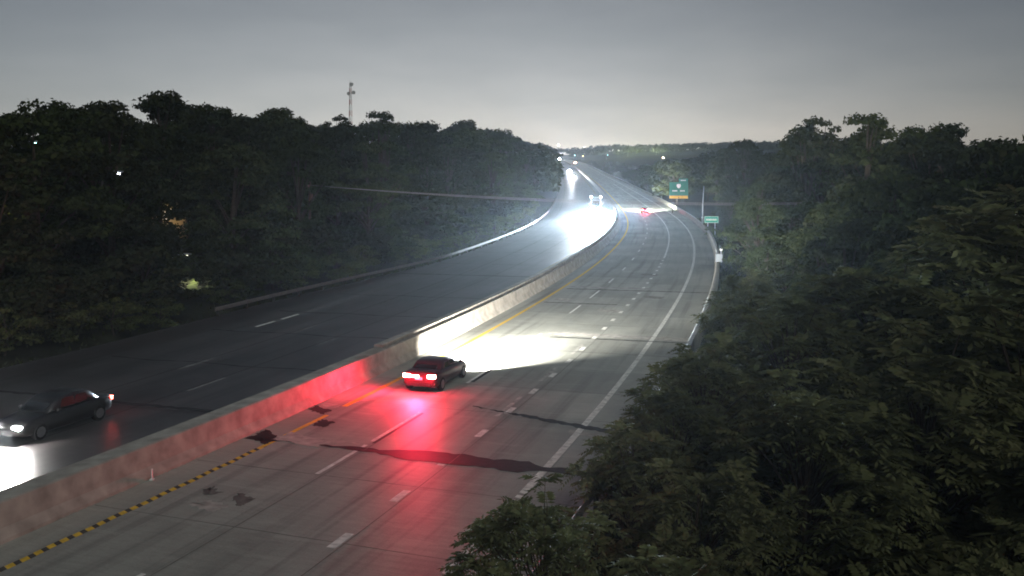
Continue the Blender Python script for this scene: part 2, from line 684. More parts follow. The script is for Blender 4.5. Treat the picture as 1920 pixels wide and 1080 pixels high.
# northbound markings
ribbon('yellow_line', -20, 1500, -15.9, -15.7, H1, M['yellow_faint'], nb)
ribbon('edge_line', 60, 1500, -27.2, -27.0, H1, M['white_faint'], nb)
for dd, ph in ((-19.7, 2.0), (-23.4, 6.0)):
    for i in range(-2, 40):
        c = 48 + ph + 12.2 * i
        if c < 20:
            continue
        ribbon('lane_dash', c - 1.5, c + 1.5, dd - 0.09, dd + 0.09, H1, M['white_faint'], nb, dens=2)
for c in (54.5, 57.8):
    ribbon('ramp_dash', c - 1.2, c + 1.2, -27.3, -27.05, H1, M['white_paint'], nb, dens=2)


def ragged(name, mat, outline, parent, h, n=9, amp=0.09, seed=1):
    """a worn patch with a ragged outline, corners in (s, d)"""
    rnd = random.Random(seed)
    pts = []
    m = len(outline)
    for i in range(m):
        a, b = outline[i], outline[(i + 1) % m]
        for k in range(n):
            t = k / n
            pts.append((a[0] + (b[0] - a[0]) * t + rnd.uniform(-amp, amp), a[1] + (b[1] - a[1]) * t + rnd.uniform(-amp, amp)))
    cs = sum(p[0] for p in pts) / len(pts)
    cd_ = sum(p[1] for p in pts) / len(pts)
    mb = MB()
    c = pt(cs, cd_, h)
    mb.v.append(tuple(c))
    for p in pts:
        mb.v.append(tuple(pt(p[0], p[1], h)))
    L_ = len(pts)
    for i in range(L_):
        mb.f.append((0, 1 + i, 1 + (i + 1) % L_))
    return mb.build(name, mat, parent)


# joint at the end of the bridge and its asphalt repair, with the pale saw cut beside it
def band(name, mat, s_of_d, wid_of_d, d0, d1, h, seed, n=46, amp=0.08, parent=sb):
    rnd = random.Random(seed)
    mb = MB()
    for i in range(n + 1):
        d = d0 + (d1 - d0) * i / n
        sc = s_of_d(d)
        w_ = wid_of_d(d)
        mb.v.append(tuple(pt(sc - w_ / 2 + rnd.uniform(-amp, amp), d, h)))
        mb.v.append(tuple(pt(sc + w_ / 2 + rnd.uniform(-amp, amp), d, h)))
    for i in range(n):
        mb.f.append((2 * i, 2 * i + 2, 2 * i + 3, 2 * i + 1))
    return mb.build(name, mat, parent)


band('joint_repair', M['tar'], lambda d: 30.7, lambda d: 0.26 + 0.85 * smooth01((d + 7.4) / 2.2) * (1 - 0.75 * smooth01((d + 0.9) / 0.9)) + 0.18 * math.sin(d * 2.3) * math.sin(d * 0.7), -12.3, 2.4, H2, 3)
band('saw_cut', M['patch'], lambda d: 31.3, lambda d: 0.2, -12.3, -7.6, H1, 4, amp=0.05)
band('tar_seam', M['tar'], lambda d: 36.05 - 0.30 * d, lambda d: 0.10 + 0.34 * smooth01((d + 5) / 4), -5.5, 2.3, H2, 5)
band('pale_strip', M['patch'], lambda d: 35.2 - 0.25 * d, lambda d: 0.5, -0.4, 2.4, H1, 6, amp=0.05)
band('tar_seam', M['tar'], lambda d: 55.0 + 0.02 * d, lambda d: 0.16, -6.5, 2.3, H2, 7, amp=0.03)
band('pale_strip', M['patch'], lambda d: 56.2, lambda d: 1.1, -6.9, 2.3, H1, 8, amp=0.15)
band('tar_seam', M['tar'], lambda d: 78.0, lambda d: 0.25, -10.5, 2.3, H2, 9, amp=0.05)
band('pale_strip', M['patch'], lambda d: 79.5, lambda d: 1.0, -10.5, -3, H1, 10, amp=0.2)
band('tar_seam', M['tar'], lambda d: 69.5, lambda d: 0.2, -10.6, -4.5, H2, 19, amp=0.06)
# dark seam beside the broken line
ribbon('tar_seam', 31.5, 36.0, -7.22, -7.08, H2, M['tar'], sb, dens=6)
ribbon('tar_seam', 42.0, 46.5, -7.25, -7.05, H2, M['tar'], sb, dens=4)
ribbon('lane_joint', 14.0, 32.0, -7.09, -7.06, H2, M['stain'], sb, dens=6)
ribbon('lane_joint', 14.0, 60.0, -3.45, -3.42, H2, M['stain'], sb, dens=20)
s = 14.0
while s < 96:
    if abs(s - 31.4) > 1.2:
        band('slab_joint', M['stain'], lambda d, q=s: q, lambda d: 0.035, -12.3, 2.3, H1 - 0.002, int(s), n=12, amp=0.012)
    s += 4.6
ribbon('lane_joint', 10, 150, -19.92, -19.87, H1, M['tar'], nb)
ribbon('lane_joint', 10, 150, -23.62, -23.57, H1, M['tar'], nb)
for q_ in (24, 42, 51.5, 60, 70, 97, 112, 131):
    band('tar_seam', M['tar'], lambda d, q=q_: q + 0.15 * math.sin(d), lambda d: 0.12, -29.5, -14.0, H2, q_ if isinstance(q_, int) else 3, n=30, amp=0.05, parent=nb)
ragged('tar_patch', M['tar'], [(30.8, -12.2), (30.0, -11.0), (31.0, -11.0), (31.8, -12.2)], sb, H2, seed=3)
ragged('pale_patch', M['patch'], [(30.8, -11.2), (30.4, -9.0), (31.2, -8.8), (31.8, -11.0)], sb, H2, seed=4)
ragged('tar_patch', M['tar'], [(35.0, -12.3), (34.6, -11.2), (35.2, -11.2), (35.8, -12.3)], sb, H2, seed=5)
ragged('tar_patch', M['tar'], [(33.0, -10.8), (32.8, -10.1), (33.6, -10.1), (33.9, -10.8)], sb, H2, seed=6)
ragged('pale_patch', M['patch'], [(35.9, -12.2), (35.6, -11.2), (36.1, -11.2), (36.5, -12.2)], sb, H2, seed=7)
ragged('dark_stain', M['stain'], [(25.0, -8.6), (24.6, -8.0), (25.2, -7.9), (25.5, -8.7)], sb, H1, seed=8)
ragged('pale_patch', M['patch'], [(24.2, -9.6), (23.9, -8.5), (24.5, -8.3), (24.7, -9.2)], sb, H1, seed=9)
ragged('dark_stain', M['stain'], [(25.3, -10.0), (25.0, -9.6), (25.3, -9.3), (25.7, -9.9)], sb, H1, seed=11)
for i, (s_, d_) in enumerate([(74, -3.0), (71, -10.2), (90, -5.0), (66, -5.6)]):
    ragged('worn_patch', M['patch'] if i % 2 else M['worn'], [(s_, d_), (s_ - 0.6, d_ + 1.6), (s_ + 0.7, d_ + 1.8), (s_ + 1.2, d_ + 0.1)], sb, H1, seed=20 + i, amp=0.1)
band('tar_seam', M['tar'], lambda d: 86.0, lambda d: 0.25, -30, -13.9, H2, 12, parent=nb)
band('tar_seam', M['tar'], lambda d: 33.5, lambda d: 0.3, -30, -13.9, H2, 13, parent=nb)

# debris along the foot of the median
gv = []
rng = np.random.default_rng(5)
for i in range(1500):
    s_ = rng.uniform(22, 40)
    p = pt(s_, -12.45 + abs(rng.normal(0, 0.10)), 0.01)
    r_ = rng.uniform(0.008, 0.03)
    for k in range(3):
        a = rng.uniform(0, 6.28)
        gv.append((p.x + r_ * math.cos(a), p.y + r_ * math.sin(a), p.z + rng.uniform(0, 0.03)))
grit = link('gravel', np_mesh('gravel', np.array(gv), 3, M['patch']))
tag(grit, 'pale grit and rubbish lying along the foot of the median wall', 'gravel', kind='stuff')

# ------------------------------------------------------------------ median barrier
mw = empty('median_barrier', pt(30, -13.1))
tag(mw, 'long concrete median wall between the two roadways', 'barrier')


def world_child(o, parent):
    o.parent = parent
    o.matrix_parent_inverse = parent.matrix_basis.inverted()
    return o


def childed(o, parent):
    bpy.context.view_layer.update()
    o.parent = parent
    o.matrix_parent_inverse = parent.matrix_world.inverted()
    return o


childed(sweep('wall_face', -20, 44, [(-12.38, 0), (-12.40, 0.10), (-12.60, 0.36), (-12.72, 1.02), (-12.78, 1.05), (-13.56, 1.05), (-13.62, 1.02), (-13.80, 0.36), (-13.95, 0.08), (-13.95, -0.3), (-12.38, -0.3)], M['barrier']), mw)
childed(sweep('wall_face', 44.02, 900, [(-12.38, 0), (-12.40, 0.10), (-12.60, 0.36), (-12.72, 1.02), (-12.77, 1.05), (-12.92, 1.05), (-12.95, 1.0), (-12.95, -0.3), (-12.38, -0.3)], M['barrier']), mw)
childed(sweep('rear_wall', 44.02, 900, [(-13.12, -0.3), (-13.12, 1.17), (-13.15, 1.2), (-13.58, 1.2), (-13.62, 1.17), (-13.80, 0.36), (-13.95, 0.08), (-13.95, -0.3)], M['barrier']), mw)
# a reflector stub at the foot of the wall near the camera
rm = MB()
p = pt(25.6, -12.30)
rm.box((p.x, p.y, 0.22), (0.03, 0.09, 0.34))
rm.box((p.x, p.y, 0.03), (0.12, 0.14, 0.05))
tag(rm.build('reflector_stub', M['sign_white']), 'small white reflector stub at the foot of the median wall', 'reflector')

# ------------------------------------------------------------------ outer parapet, guardrails
pw = empty('parapet', pt(60, 2.8))
tag(pw, 'pale concrete parapet curving along the outside of the southbound lanes', 'barrier')
childed(sweep('parapet_wall', 47, 1100, [(2.45, -0.3), (2.45, 0.12), (2.60, 0.34), (2.66, 0.86), (2.70, 0.90), (2.93, 0.90), (2.96, 0.86), (2.96, -0.3)], M['parapet']), pw)


def guardrail(name, label, s0, s1, d, face, postgap=1.9, off=None):
    g = empty(name, pt(s0, d))
    tag(g, label, 'guardrail')
    prof = [(0, .44), (.05 * face, .49), (.05 * face, .54), (0, .585), (.05 * face, .63), (.05 * face, .68), (0, .73), (-.02 * face, .73), (-.02 * face, .44)]
    childed(sweep('rail_beam', s0, s1, [(d + a, h) for a, h in prof], M['rail'], smooth=False, off=off), g)
    pm = MB()
    pm.box((0, 0, 0.1), (0.14, 0.16, 1.3))
    me = pm.mesh('rail_post', M['post'])
    s = s0 + 0.5
    while s < s1:
        o = link('rail_post', me)
        o.location = pt(s, d - 0.11 * face + (off(s) if off else 0.0))
        o.rotation_euler = (0, 0, -math.atan(rslope(s)))
        childed(o, g)
        s += postgap
    return g


guardrail('guardrail', 'steel guardrail half buried in leaves beside the outer white line', 6, 46.5, 2.55, -1)
guardrail('guardrail', 'brightly lit steel guardrail on the outer side of the northbound bend', 56, 330, -29.4, 1, 3.8, lambda s: -3.0 * (1 - smooth01((s - 60) / 45)))

# delineators on the parapet
for s_, lab in ((101, 'white round reflector on a thin post just behind the parapet bend'), (168, 'tiny pale reflector on the parapet beyond the small green sign')):
    e = empty('delineator', pt(s_, 3.15, -0.4))
    m = MB()
    m.box((0, 0, 1.1), (0.07, 0.05, 2.2))
    m.build('post', M['galv'], e)
    m = MB()
    m.disc((0, -0.05, 2.2), (0, 1, 0), 0.16, 0.03)
    m.build('reflector', M['sign_white'], e)
    tag(e, lab, 'delineator')

# ------------------------------------------------------------------ signs
def face_cam(p):
    return math.atan2(-p.x, p.y) * 0.8


# large guide sign
gp = Vector((40.6, 213, 0))
gp.z = ground_z(gp.x, gp.y)
gsn = empty('guide_sign', gp, (0, 0, -0.06))
tag(gsn, 'large green exit guide sign with a yellow strip along its bottom', 'road sign')
base = 7.05 - gp.z
m = MB()
m.box((0, 0, base + 2.35), (4.55, 0.06, 3.25))
m.build('main_panel', M['sign_green'], gsn, bevel=0.015)
m = MB()
m.box((1.15, 0.0, base + 4.42), (2.2, 0.06, 0.86))
m.build('exit_tab', M['sign_green'], gsn, bevel=0.015)
m = MB()
m.box((-0.03, 0, base + 0.35), (4.45, 0.06, 0.68))
m.build('yellow_panel', M['sign_yellow'], gsn, bevel=0.015)
m = MB()
# interstate-like shield outline
sh = [(0, -.52), (.28, -.38), (.46, -.1), (.48, .2), (.38, .5), (.2, .44), (0, .5), (-.2, .44), (-.38, .5), (-.48, .2), (-.46, -.1), (-.28, -.38)]
m.poly([(x * 1.05, -0.037, base + 3.05 + z * 1.05) for x, z in sh])
m.build('route_shield', M['sign_white'], gsn)
for nm, x0, x1, z0, z1, mt in (('legend_line', -1.5, -0.25, 1.72, 2.05, M['sign_white']), ('legend_line', 0.35, 1.55, 1.72, 2.05, M['sign_white']), ('legend_line', 0.5, 1.8, 4.3, 4.55, M['sign_white'])):
    m = MB()
    n_ = max(2, int((x1 - x0) / 0.26))
    for i in range(n_):
        xa = x0 + (x1 - x0) * i / n_
        m.poly([(xa, -0.036, base + z0), (xa + 0.17, -0.036, base + z0), (xa + 0.17, -0.036, base + z1), (xa, -0.036, base + z1)])
    m.build(nm, mt, gsn)
m = MB()
m.poly([(-0.12, -0.036, base + 0.12), (0.12, -0.036, base + 0.12), (0.0, -0.036, base + 0.58)])
m.build('arrow', M['black_trim'], gsn)
for x in (-1.5, 1.5):
    m = MB()
    m.box((x, 0.14, (base + 4.0) / 2 - 0.3), (0.16, 0.2, base + 4.6))
    m.build('post', M['post'], gsn)

# small bright green sign
sp_ = Vector((34.2, 150, 0))
sp_.z = ground_z(sp_.x, sp_.y)
ss = empty('green_sign', sp_, (0, 0, -0.12))
tag(ss, 'small bright green road sign on two short posts behind the parapet', 'road sign')
b2 = 4.30 - sp_.z
m = MB()
m.box((0, 0, b2), (2.4, 0.05, 1.16))
m.build('panel', M['sign_bright'], ss, bevel=0.02)
m = MB()
for (xa, xb, za, zb) in ((-1.13, 1.13, 0.50, 0.54), (-1.13, 1.13, -0.54, -0.50), (-1.13, -1.09, -0.5, 0.5), (1.09, 1.13, -0.5, 0.5)):
    m.poly([(xa, -0.03, b2 + za), (xb, -0.03, b2 + za), (xb, -0.03, b2 + zb), (xa, -0.03, b2 + zb)])
m.build('border', M['sign_white'], ss)
m = MB()
for i in range(8):
    xa = -0.85 + i * 0.22
    m.poly([(xa, -0.03, b2 - 0.16), (xa + 0.14, -0.03, b2 - 0.16), (xa + 0.14, -0.03, b2 + 0.14), (xa, -0.03, b2 + 0.14)])
m.build('legend', M['sign_white'], ss)
for x in (-0.6, 0.6):
    m = MB()
    m.box((x, 0.07, b2 / 2 - 0.2), (0.12, 0.1, b2 + 0.9))
    m.build('post', M['galv'], ss)

# grey panel of a sign beside the delineator
qp = Vector((22.6, 95.5, 0))
qp.z = ground_z(qp.x, qp.y)
q = empty('sign_panel', qp, (0, 0, -0.2))
tag(q, 'small grey metal sign panel on a single post behind the parapet', 'road sign')
zc_ = 2.15 - qp.z
m = MB()
m.box((0, 0, zc_), (0.72, 0.03, 0.9))
m.build('panel', M['sign_back'], q, bevel=0.01)
m = MB()
m.box((0, 0.05, zc_ / 2), (0.07, 0.05, zc_ + 0.8))
m.build('post', M['galv'], q)

# slender grey pole
pp = Vector((39.2, 180, 0))
pp.z = ground_z(pp.x, pp.y)
po = empty('slender_pole', pp)
tag(po, 'slender tall grey pole standing next to the small green sign', 'pole')
m = MB()
m.tube([(0, 0, -0.5), (0.05, 0, 4.0), (0.28, 0, 10.1 - pp.z)], [0.15, 0.12, 0.09], 8)
m.build('shaft', M['galv'], po, True)
m = MB()
m.tube([(0, 0, 0.0), (0, 0, 1.6)], [0.24, 0.18], 8)
m.build('base', M['galv'], po, True)

# ------------------------------------------------------------------ vehicles
def loft(secs, name, mat, parent, smooth=True):
    """secs: list of rings with the same number of points"""
    m = MB()
    n = len(secs[0])
    for r in secs:
        m.v += [tuple(p) for p in r]
    for i in range(len(secs) - 1):
        for k in range(n):
            k2 = (k + 1) % n
            m.f.append((i * n + k, i * n + k2, (i + 1) * n + k2, (i + 1) * n + k))
    m.f.append(tuple(reversed(range(n))))
    m.f.append(tuple((len(secs) - 1) * n + k for k in range(n)))
    o = m.build(name, mat, parent, smooth)
    bm = bmesh.new()
    bm.from_mesh(o.data)
    bmesh.ops.recalc_face_normals(bm, faces=bm.faces)
    bm.to_mesh(o.data)
    bm.free()
    return o


def spot(parent, loc, power, size, blend, tilt, color, yaw=0.0, rad=0.09):
    d = bpy.data.lights.new('headlight_beam', 'SPOT')
    d.energy = power
    d.spot_size = R(size)
    d.spot_blend = blend
    d.color = color
    d.shadow_soft_size = rad
    o = bpy.data.objects.new('headlight_beam', d)
    col.objects.link(o)
    o.parent = parent
    o.location = loc
    o.rotation_euler = (R(90 - tilt), 0, R(yaw))
    return o


def point(parent, loc, power, color, rad=0.08, name='lamp_light'):
    d = bpy.data.lights.new(name, 'POINT')
    d.energy = power
    d.color = color
    d.shadow_soft_size = rad
    o = bpy.data.objects.new(name, d)
    col.objects.link(o)
    if parent:
        o.parent = parent
    o.location = loc
    return o


def make_car(paint, head, tail, Lc=4.6, W=1.8, roof=1.33, tallback=False):
    c = empty('car')
    hl, hw = Lc / 2, W / 2
    # lower body: (y, half width, bottom z, top z)
    st = [(-hl, .80 * hw, .42, .80), (-hl + .06, .90 * hw, .34, .93), (-hl + .28, .97 * hw, .26, .99), (-hl + .9, hw, .22, 1.0), (-.6, hw, .2, .96), (.3, hw, .2, .94), (1.0, hw, .2, .92), (hl - .75, .98 * hw, .22, .84), (hl - .25, .92 * hw, .26, .74), (hl - .06, .82 * hw, .32, .66), (hl, .70 * hw, .38, .58)]
    rings = []
    for y, w_, zb, zt in st:
        r = [(-w_ * .82, y, zb), (w_ * .82, y, zb), (w_ * .97, y, zb + .08), (w_, y, zb + (zt - zb) * .45), (w_ * .985, y, zb + (zt - zb) * .75), (w_ * .90, y, zt - .03), (w_ * .72, y, zt), (-w_ * .72, y, zt), (-w_ * .90, y, zt - .03), (-w_ * .985, y, zb + (zt - zb) * .75), (-w_, y, zb + (zt - zb) * .45), (-w_ * .97, y, zb + .08)]
        rings.append(r)
    loft(rings, 'body', paint, c)
    # cabin
    yr0, yr1 = (-hl + .35, -hl + .75) if tallback else (-hl + .75, -hl + 1.35)
    yf0, yf1 = 1.05, .25
    zb = .93
    gh = []
    for y, w_, z0, z1 in ((yr0, .80 * hw, zb, zb + .02), (yr0 + (yr1 - yr0) * .55, .78 * hw, zb, roof - .16), (yr1, .76 * hw, zb, roof - .03), ((yr1 + yf1) / 2, .77 * hw, zb, roof), (yf1, .76 * hw, zb, roof - .04), (yf1 + (yf0 - yf1) * .5, .80 * hw, zb, roof - .22), (yf0, .84 * hw, zb - .02, zb + .02)):
        wb = .88 * hw
        gh.append([(-wb, y, z0), (wb, y, z0), (w_ + (wb - w_) * .5, y, (z0 + z1) / 2), (w_, y, z1 - .03), (w_ * .85, y, z1), (-w_ * .85, y, z1), (-w_, y, z1 - .03), (-(w_ + (wb - w_) * .5), y, (z0 + z1) / 2)])
    cabin = loft(gh, 'cabin', paint, c)
    e = .012
    # rear window and windscreen lie just proud of the sloping ends
    def pane(name, pts):
        m = MB()
        m.poly(pts)
        return m.build(name, M['glass'], c)
    def lerp(a, b, t):
        return a + (b - a) * t
    zr = lerp(zb, roof - .16, 0.12)
    ym = yr0 + (yr1 - yr0) * .55
    pane('rear_window', [(-.62 * hw, lerp(yr0, ym, .15) - .03, zb + .09), (.62 * hw, lerp(yr0, ym, .15) - .03, zb + .09), (.60 * hw, ym - .03, roof - .17), (-.60 * hw, ym - .03, roof - .17)])
    yw = yf1 + (yf0 - yf1) * .5
    pane('windscreen', [(.64 * hw, lerp(yf0, yw, .1) + .03, zb + .06), (-.64 * hw, lerp(yf0, yw, .1) + .03, zb + .06), (-.62 * hw, yw + .03, roof - .22), (.62 * hw, yw + .03, roof - .22)])
    for sx in (-1, 1):
        for ya, yb in ((yr1 + .02, -.42), (-.34, .30)):
            m = MB()
            pts = [(sx * (.87 * hw + .004), ya, zb + .07), (sx * (.87 * hw + .004), yb + .12, zb + .07), (sx * (.79 * hw + .012), yb, roof - .12), (sx * (.79 * hw + .012), ya + .08, roof - .12)]
            m.poly(pts if sx > 0 else pts[::-1])
            m.build('side_window', M['glass'], c)
        m = MB()
        m.sphere((sx * (hw + .07), .72, 1.0), .1, 8, 5, (1.0, .6, .8))
        m.build('wing_mirror', paint, c, True)
        for y in (-hl + .82, hl - .88):
            wh = empty('wheel', (sx * (hw - .1), y, .32))
            wh.parent = c
            m = MB()
            m.disc((0, 0, 0), (1, 0, 0), .32, .21, 18)
            m.build('tyre', M['tyre'], wh, True, bevel=.02)
            m = MB()
            m.disc((sx * .1, 0, 0), (1, 0, 0), .21, .03, 10)
            m.build('rim', M['rim'], wh)
        m = MB()
        m.box((sx * .60 * hw, hl - .10, .62), (.36, .16, .13))
        m.build('headlight', head, c, True, bevel=.03)
        m = MB()
        m.box((sx * .70 * hw, -hl + .06, .80), (.40, .14, .17))
        m.build('tail_light', tail, c, True, bevel=.03)
    m = MB()
    m.box((0, hl - .02, .42), (1.0, .06, .16))
    m.build('grille', M['black_trim'], c)
    m = MB()
    m.box((0, -hl - .005, .40), (1.35 * hw, .08, .14))
    m.build('bumper', M['black_trim'], c, bevel=.02)
    m = MB()
    m.box((0, -hl - .012, .70), (.36, .03, .14))
    m.build('number_plate', M['sign_white'], c)
    return c


def drive(o, s, d, back=False):
    p = pt(s, d, 0.012)
    g = (rz(s + 3) - rz(s - 3)) / 6.0
    o.location = p
    o.rotation_euler = (math.atan(-g if back else g), 0, -math.atan(rslope(s)) + (math.pi if back else 0))
    return o


paint_red = simple('dark_red_paint', (0.05, 0.02, 0.024), 0.3, 0.2, 0.05, 3, 0.5)
paint_grey = simple('grey_paint', (0.03, 0.03, 0.032), 0.3, 0.3, 0.05, 3, 0.5)
paint_dark = simple('dark_blue_paint', (0.02, 0.022, 0.03), 0.3, 0.2, 0.05, 3, 0.5)
head_on = emis('headlight_lit', (1.0, 0.98, 0.93), 90)
head_far = emis('headlight_distant', (0.93, 0.95, 1.0), 7000)
tail_on = emis('tail_light_lit', (1.0, 0.07, 0.05), 30, (0.4, 0.02, 0.02))
tail_hot = emis('brake_light_lit', (1.0, 0.20, 0.17), 80, (0.4, 0.02, 0.02))
WHITE = (1.0, 0.97, 0.90)
RED = (1.0, 0.018, 0.055)

# the braking car in the southbound lanes
car = make_car(paint_red, head_on, tail_hot)
car.name = 'car'
tag(car, 'dark red car braking with glowing red tail lights on the southbound lanes', 'car', 'cars on the motorway')
m = MB()
m.box((-.16, -2.33, .80), (.34, .05, .12))
m.build('centre_brake_light', tail_hot, car, True, bevel=.02)
drive(car, 41.4, -8.8)
spot(car, (-.55, 2.42, .64), 85000, 84, 1.0, 8, WHITE, 1)
spot(car, (.55, 2.42, .64), 100000, 84, 1.0, 8, WHITE, -6)
spot(car, (0, 2.42, .66), 150000, 44, 1.0, 1.2, WHITE, -7)
point(car, (-.62, -2.75, .85), 300, RED, .15, 'tail_glow')
point(car, (.62, -2.75, .85), 300, RED, .15, 'tail_glow')
tg = spot(car, (0, -2.45, .85), 4300, 118, 1.0, 2, RED, 180 + 10, .4)
tg.name = 'tail_glow'
tg = spot(car, (-.75, -2.45, .85), 3600, 124, 1.0, 2, RED, 106, .3)
tg.name = 'tail_glow'

# grey car coming towards the camera on the northbound side
head_close = emis('headlight_glaring', (1.0, 0.98, 0.95), 4000)
car2 = make_car(paint_grey, head_close, tail_on, 4.7, 1.82, 1.46)
tag(car2, 'grey car with glaring headlights coming forward on the northbound lanes', 'car', 'cars on the motorway')
m = MB()
m.box((.90, -2.0, .78), (.03, .62, .12))
m.build('side_marker', tail_on, car2, True, bevel=.01)
drive(car2, 29.3, -20.6, True)
spot(car2, (-.55, 2.45, .64), 60000, 110, .9, 22, WHITE)
spot(car2, (.55, 2.45, .64), 60000, 110, .9, 22, WHITE)
point(car2, (1.05, -2.45, .6), 14, RED, .1, 'tail_glow')


# cars farther along: same shapes, own lights
def far_car(src, s, d, back, label):
    c = src.copy()
    col.objects.link(c)
    for ch in list(src.children):
        if ch.type == 'LIGHT' or ch.name.startswith(('centre_brake', 'side_marker')):
            continue
        copy_tree(ch, c)
    c['label'] = label
    drive(c, s, d, back)
    for ch in c.children:
        if ch.name.startswith('headlight') and back:
            ch.data = far_head
        if ch.name.startswith('tail_light') and not back:
            ch.data = far_tail
    return c


hm = MB().box((0, 0, 0), (.46, .3, .34))
src_h = [o for o in car.children if o.name.startswith('headlight') and o.type == 'MESH'][0]
far_head = None
car3 = copy_tree  # placeholder name reused below


def vis_light(parent, loc, size, mat, name):
    m = MB()
    m.sphere(loc, size, 10, 6, (1, .5, 1))
    return m.build(name, mat, parent, True)


def plain_copy(src, s, d, back, label):
    c = src.copy()
    col.objects.link(c)
    for ch in list(src.children):
        nm = ch.name.split('.')[0]
        if ch.type == 'LIGHT' or nm in ('centre_brake_light', 'side_marker'):
            continue
        if nm == ('headlight' if back else 'tail_light'):
            continue
        copy_tree(ch, c)
    c['label'] = label
    drive(c, s, d, back)
    return c


tail_far = emis('tail_light_distant', (1.0, 0.10, 0.08), 60, (0.4, 0.02, 0.02))
carA = plain_copy(car, 214.0, -6.0, False, 'distant southbound car with red tail lights lighting the road at the bend')
for x in (-.64, .64):
    vis_light(carA, (x, -2.32, .8), .2, tail_far, 'tail_light')
spot(carA, (-.5, 2.36, .64), 200000, 80, .7, 6, (1.0, 0.98, 0.85), 0)
spot(carA, (.5, 2.36, .64), 200000, 80, .7, 6, (0.95, 1.0, 0.85), -10)
point(carA, (0, -2.8, .7), 900, RED, .1, 'tail_glow')

carB = plain_copy(car2, 655.0, -21.5, True, 'far northbound car with dazzling headlights on the long slope')
for x in (-.62, .62):
    vis_light(carB, (x, 2.4, .75), .5, head_far, 'headlight')
spot(carB, (0, 2.45, .7), 5000000, 38, .6, 19, (0.95, 0.93, 1.0))
added_car = plain_copy(car2, 515.0, -22.0, True, 'added northbound car with dazzling headlights just ahead of the far one')  # extra car added so its headlights lengthen the bright column up the slope
for x in (-.62, .62):
    vis_light(added_car, (x, 2.4, .75), .45, head_far, 'headlight')
spot(added_car, (0, 2.45, .7), 3500000, 38, .6, 19, (0.95, 0.93, 1.0))
carC = plain_copy(car2, 1290.0, -16.8, True, 'farthest northbound car, a bluish white point near the top of the slope')
for x in (-.62, .62):
    vis_light(carC, (x, 2.4, 1.1), .85, head_far, 'headlight')
spot(carC, (0, 2.5, .9), 1500000, 30, .5, 17, (0.8, 0.88, 1.0))
carD = plain_copy(car, 1000.0, -5.6, False, 'farthest southbound car, a reddish light climbing the slope')
tail_warm = emis('tail_light_far', (1.0, 0.35, 0.2), 120, (0.4, 0.02, 0.02))
for x in (-.64, .64):
    vis_light(carD, (x, -2.3, .9), .5, tail_warm, 'tail_light')

# ---- lorry with headlights on full in the northbound bend
tr = empty('lorry')
tag(tr, 'large northbound lorry with blinding headlights and two roof marker lamps', 'lorry')
lorry_paint = simple('lorry_paint', (0.05, 0.052, 0.06), 0.4, 0.1, 0.06, 2)
trailer_paint = simple('trailer_panel', (0.16, 0.16, 0.17), 0.5, 0.1, 0.08, 1)
m = MB()
m.box((0, 0.1, 1.95), (2.45, 2.0, 2.5), .93)
m.build('cab', lorry_paint, tr, bevel=.12)
m = MB()
m.box((0, 1.85, 1.25), (2.1, 1.7, 1.25), .92)
m.build('bonnet', lorry_paint, tr, bevel=.12)
m = MB()
m.poly([(1.0, 1.125, 2.1), (-1.0, 1.125, 2.1), (-.96, 1.06, 2.95), (.96, 1.06, 2.95)])
m.build('windscreen', M['glass'], tr)
m = MB()
m.box((0, 2.72, 1.25), (1.1, .06, .95))
m.build('grille', M['black_trim'], tr, bevel=.02)
for i in range(5):
    m = MB()
    m.box((0, 2.765, .9 + .17 * i), (1.0, .03, .05))
    m.build('grille_bar', M['rim'], tr)
m = MB()
m.box((0, 2.68, .52), (2.4, .3, .36))
m.build('bumper', M['rim'], tr, bevel=.05)
m = MB()
m.box((0, -.3, 3.45), (2.3, 1.5, .75), .82)
m.build('roof_fairing', lorry_paint, tr, bevel=.15)
m = MB()
m.box((0, -8.3, 2.55), (2.55, 13.6, 2.75))
m.build('trailer', trailer_paint, tr, bevel=.04)
m = MB()
m.box((0, -7.0, .95), (1.0, 14.5, .3))
m.build('chassis', M['black_trim'], tr)
for sx in (-1, 1):
    for y in (1.9, -3.2, -4.5, -13.0, -14.3):
        wh = empty('wheel', (sx * 1.05, y, .52))
        wh.parent = tr
        m = MB()
        m.disc((0, 0, 0), (1, 0, 0), .52, .34, 16)
        m.build('tyre', M['tyre'], wh, True, bevel=.03)
        m = MB()
        m.disc((sx * .16, 0, 0), (1, 0, 0), .29, .04, 10)
        m.build('rim', M['rim'], wh)
    vis_light(tr, (sx * .88, 2.74, 1.0), .46, head_far, 'headlight')
    vis_light(tr, (sx * .78, 2.86, .50), .30, head_far, 'glare_lamp')  # extra lamps added to enlarge the glare of the headlights
    vis_light(tr, (sx * 1.14, .55, 3.95), .20, emis('marker_lit', (1.0, .93, .88), 40), 'marker_lamp')
    m = MB()
    m.box((sx * 1.5, 1.0, 2.4), (.22, .12, .6))
    m.build('wing_mirror', M['black_trim'], tr, bevel=.03)
    m = MB()
    m.tube([(sx * 1.2, 1.0, 2.15), (sx * 1.45, 1.0, 2.15)], .025, 6)
    m.build('mirror_arm', M['black_trim'], tr)
drive(tr, 211.0, -17.9, True)
spot(tr, (-.9, 2.95, .95), 4200000, 54, .8, 17, (0.72, 0.88, 1.0), 4)
spot(tr, (.9, 2.95, .95), 4200000, 54, .8, 17, (0.72, 0.88, 1.0), -4)

# ------------------------------------------------------------------ trees
RNG = np.random.default_rng(11)


def unit(v):
    return v / np.maximum(1e-9, np.linalg.norm(v, axis=-1, keepdims=True))


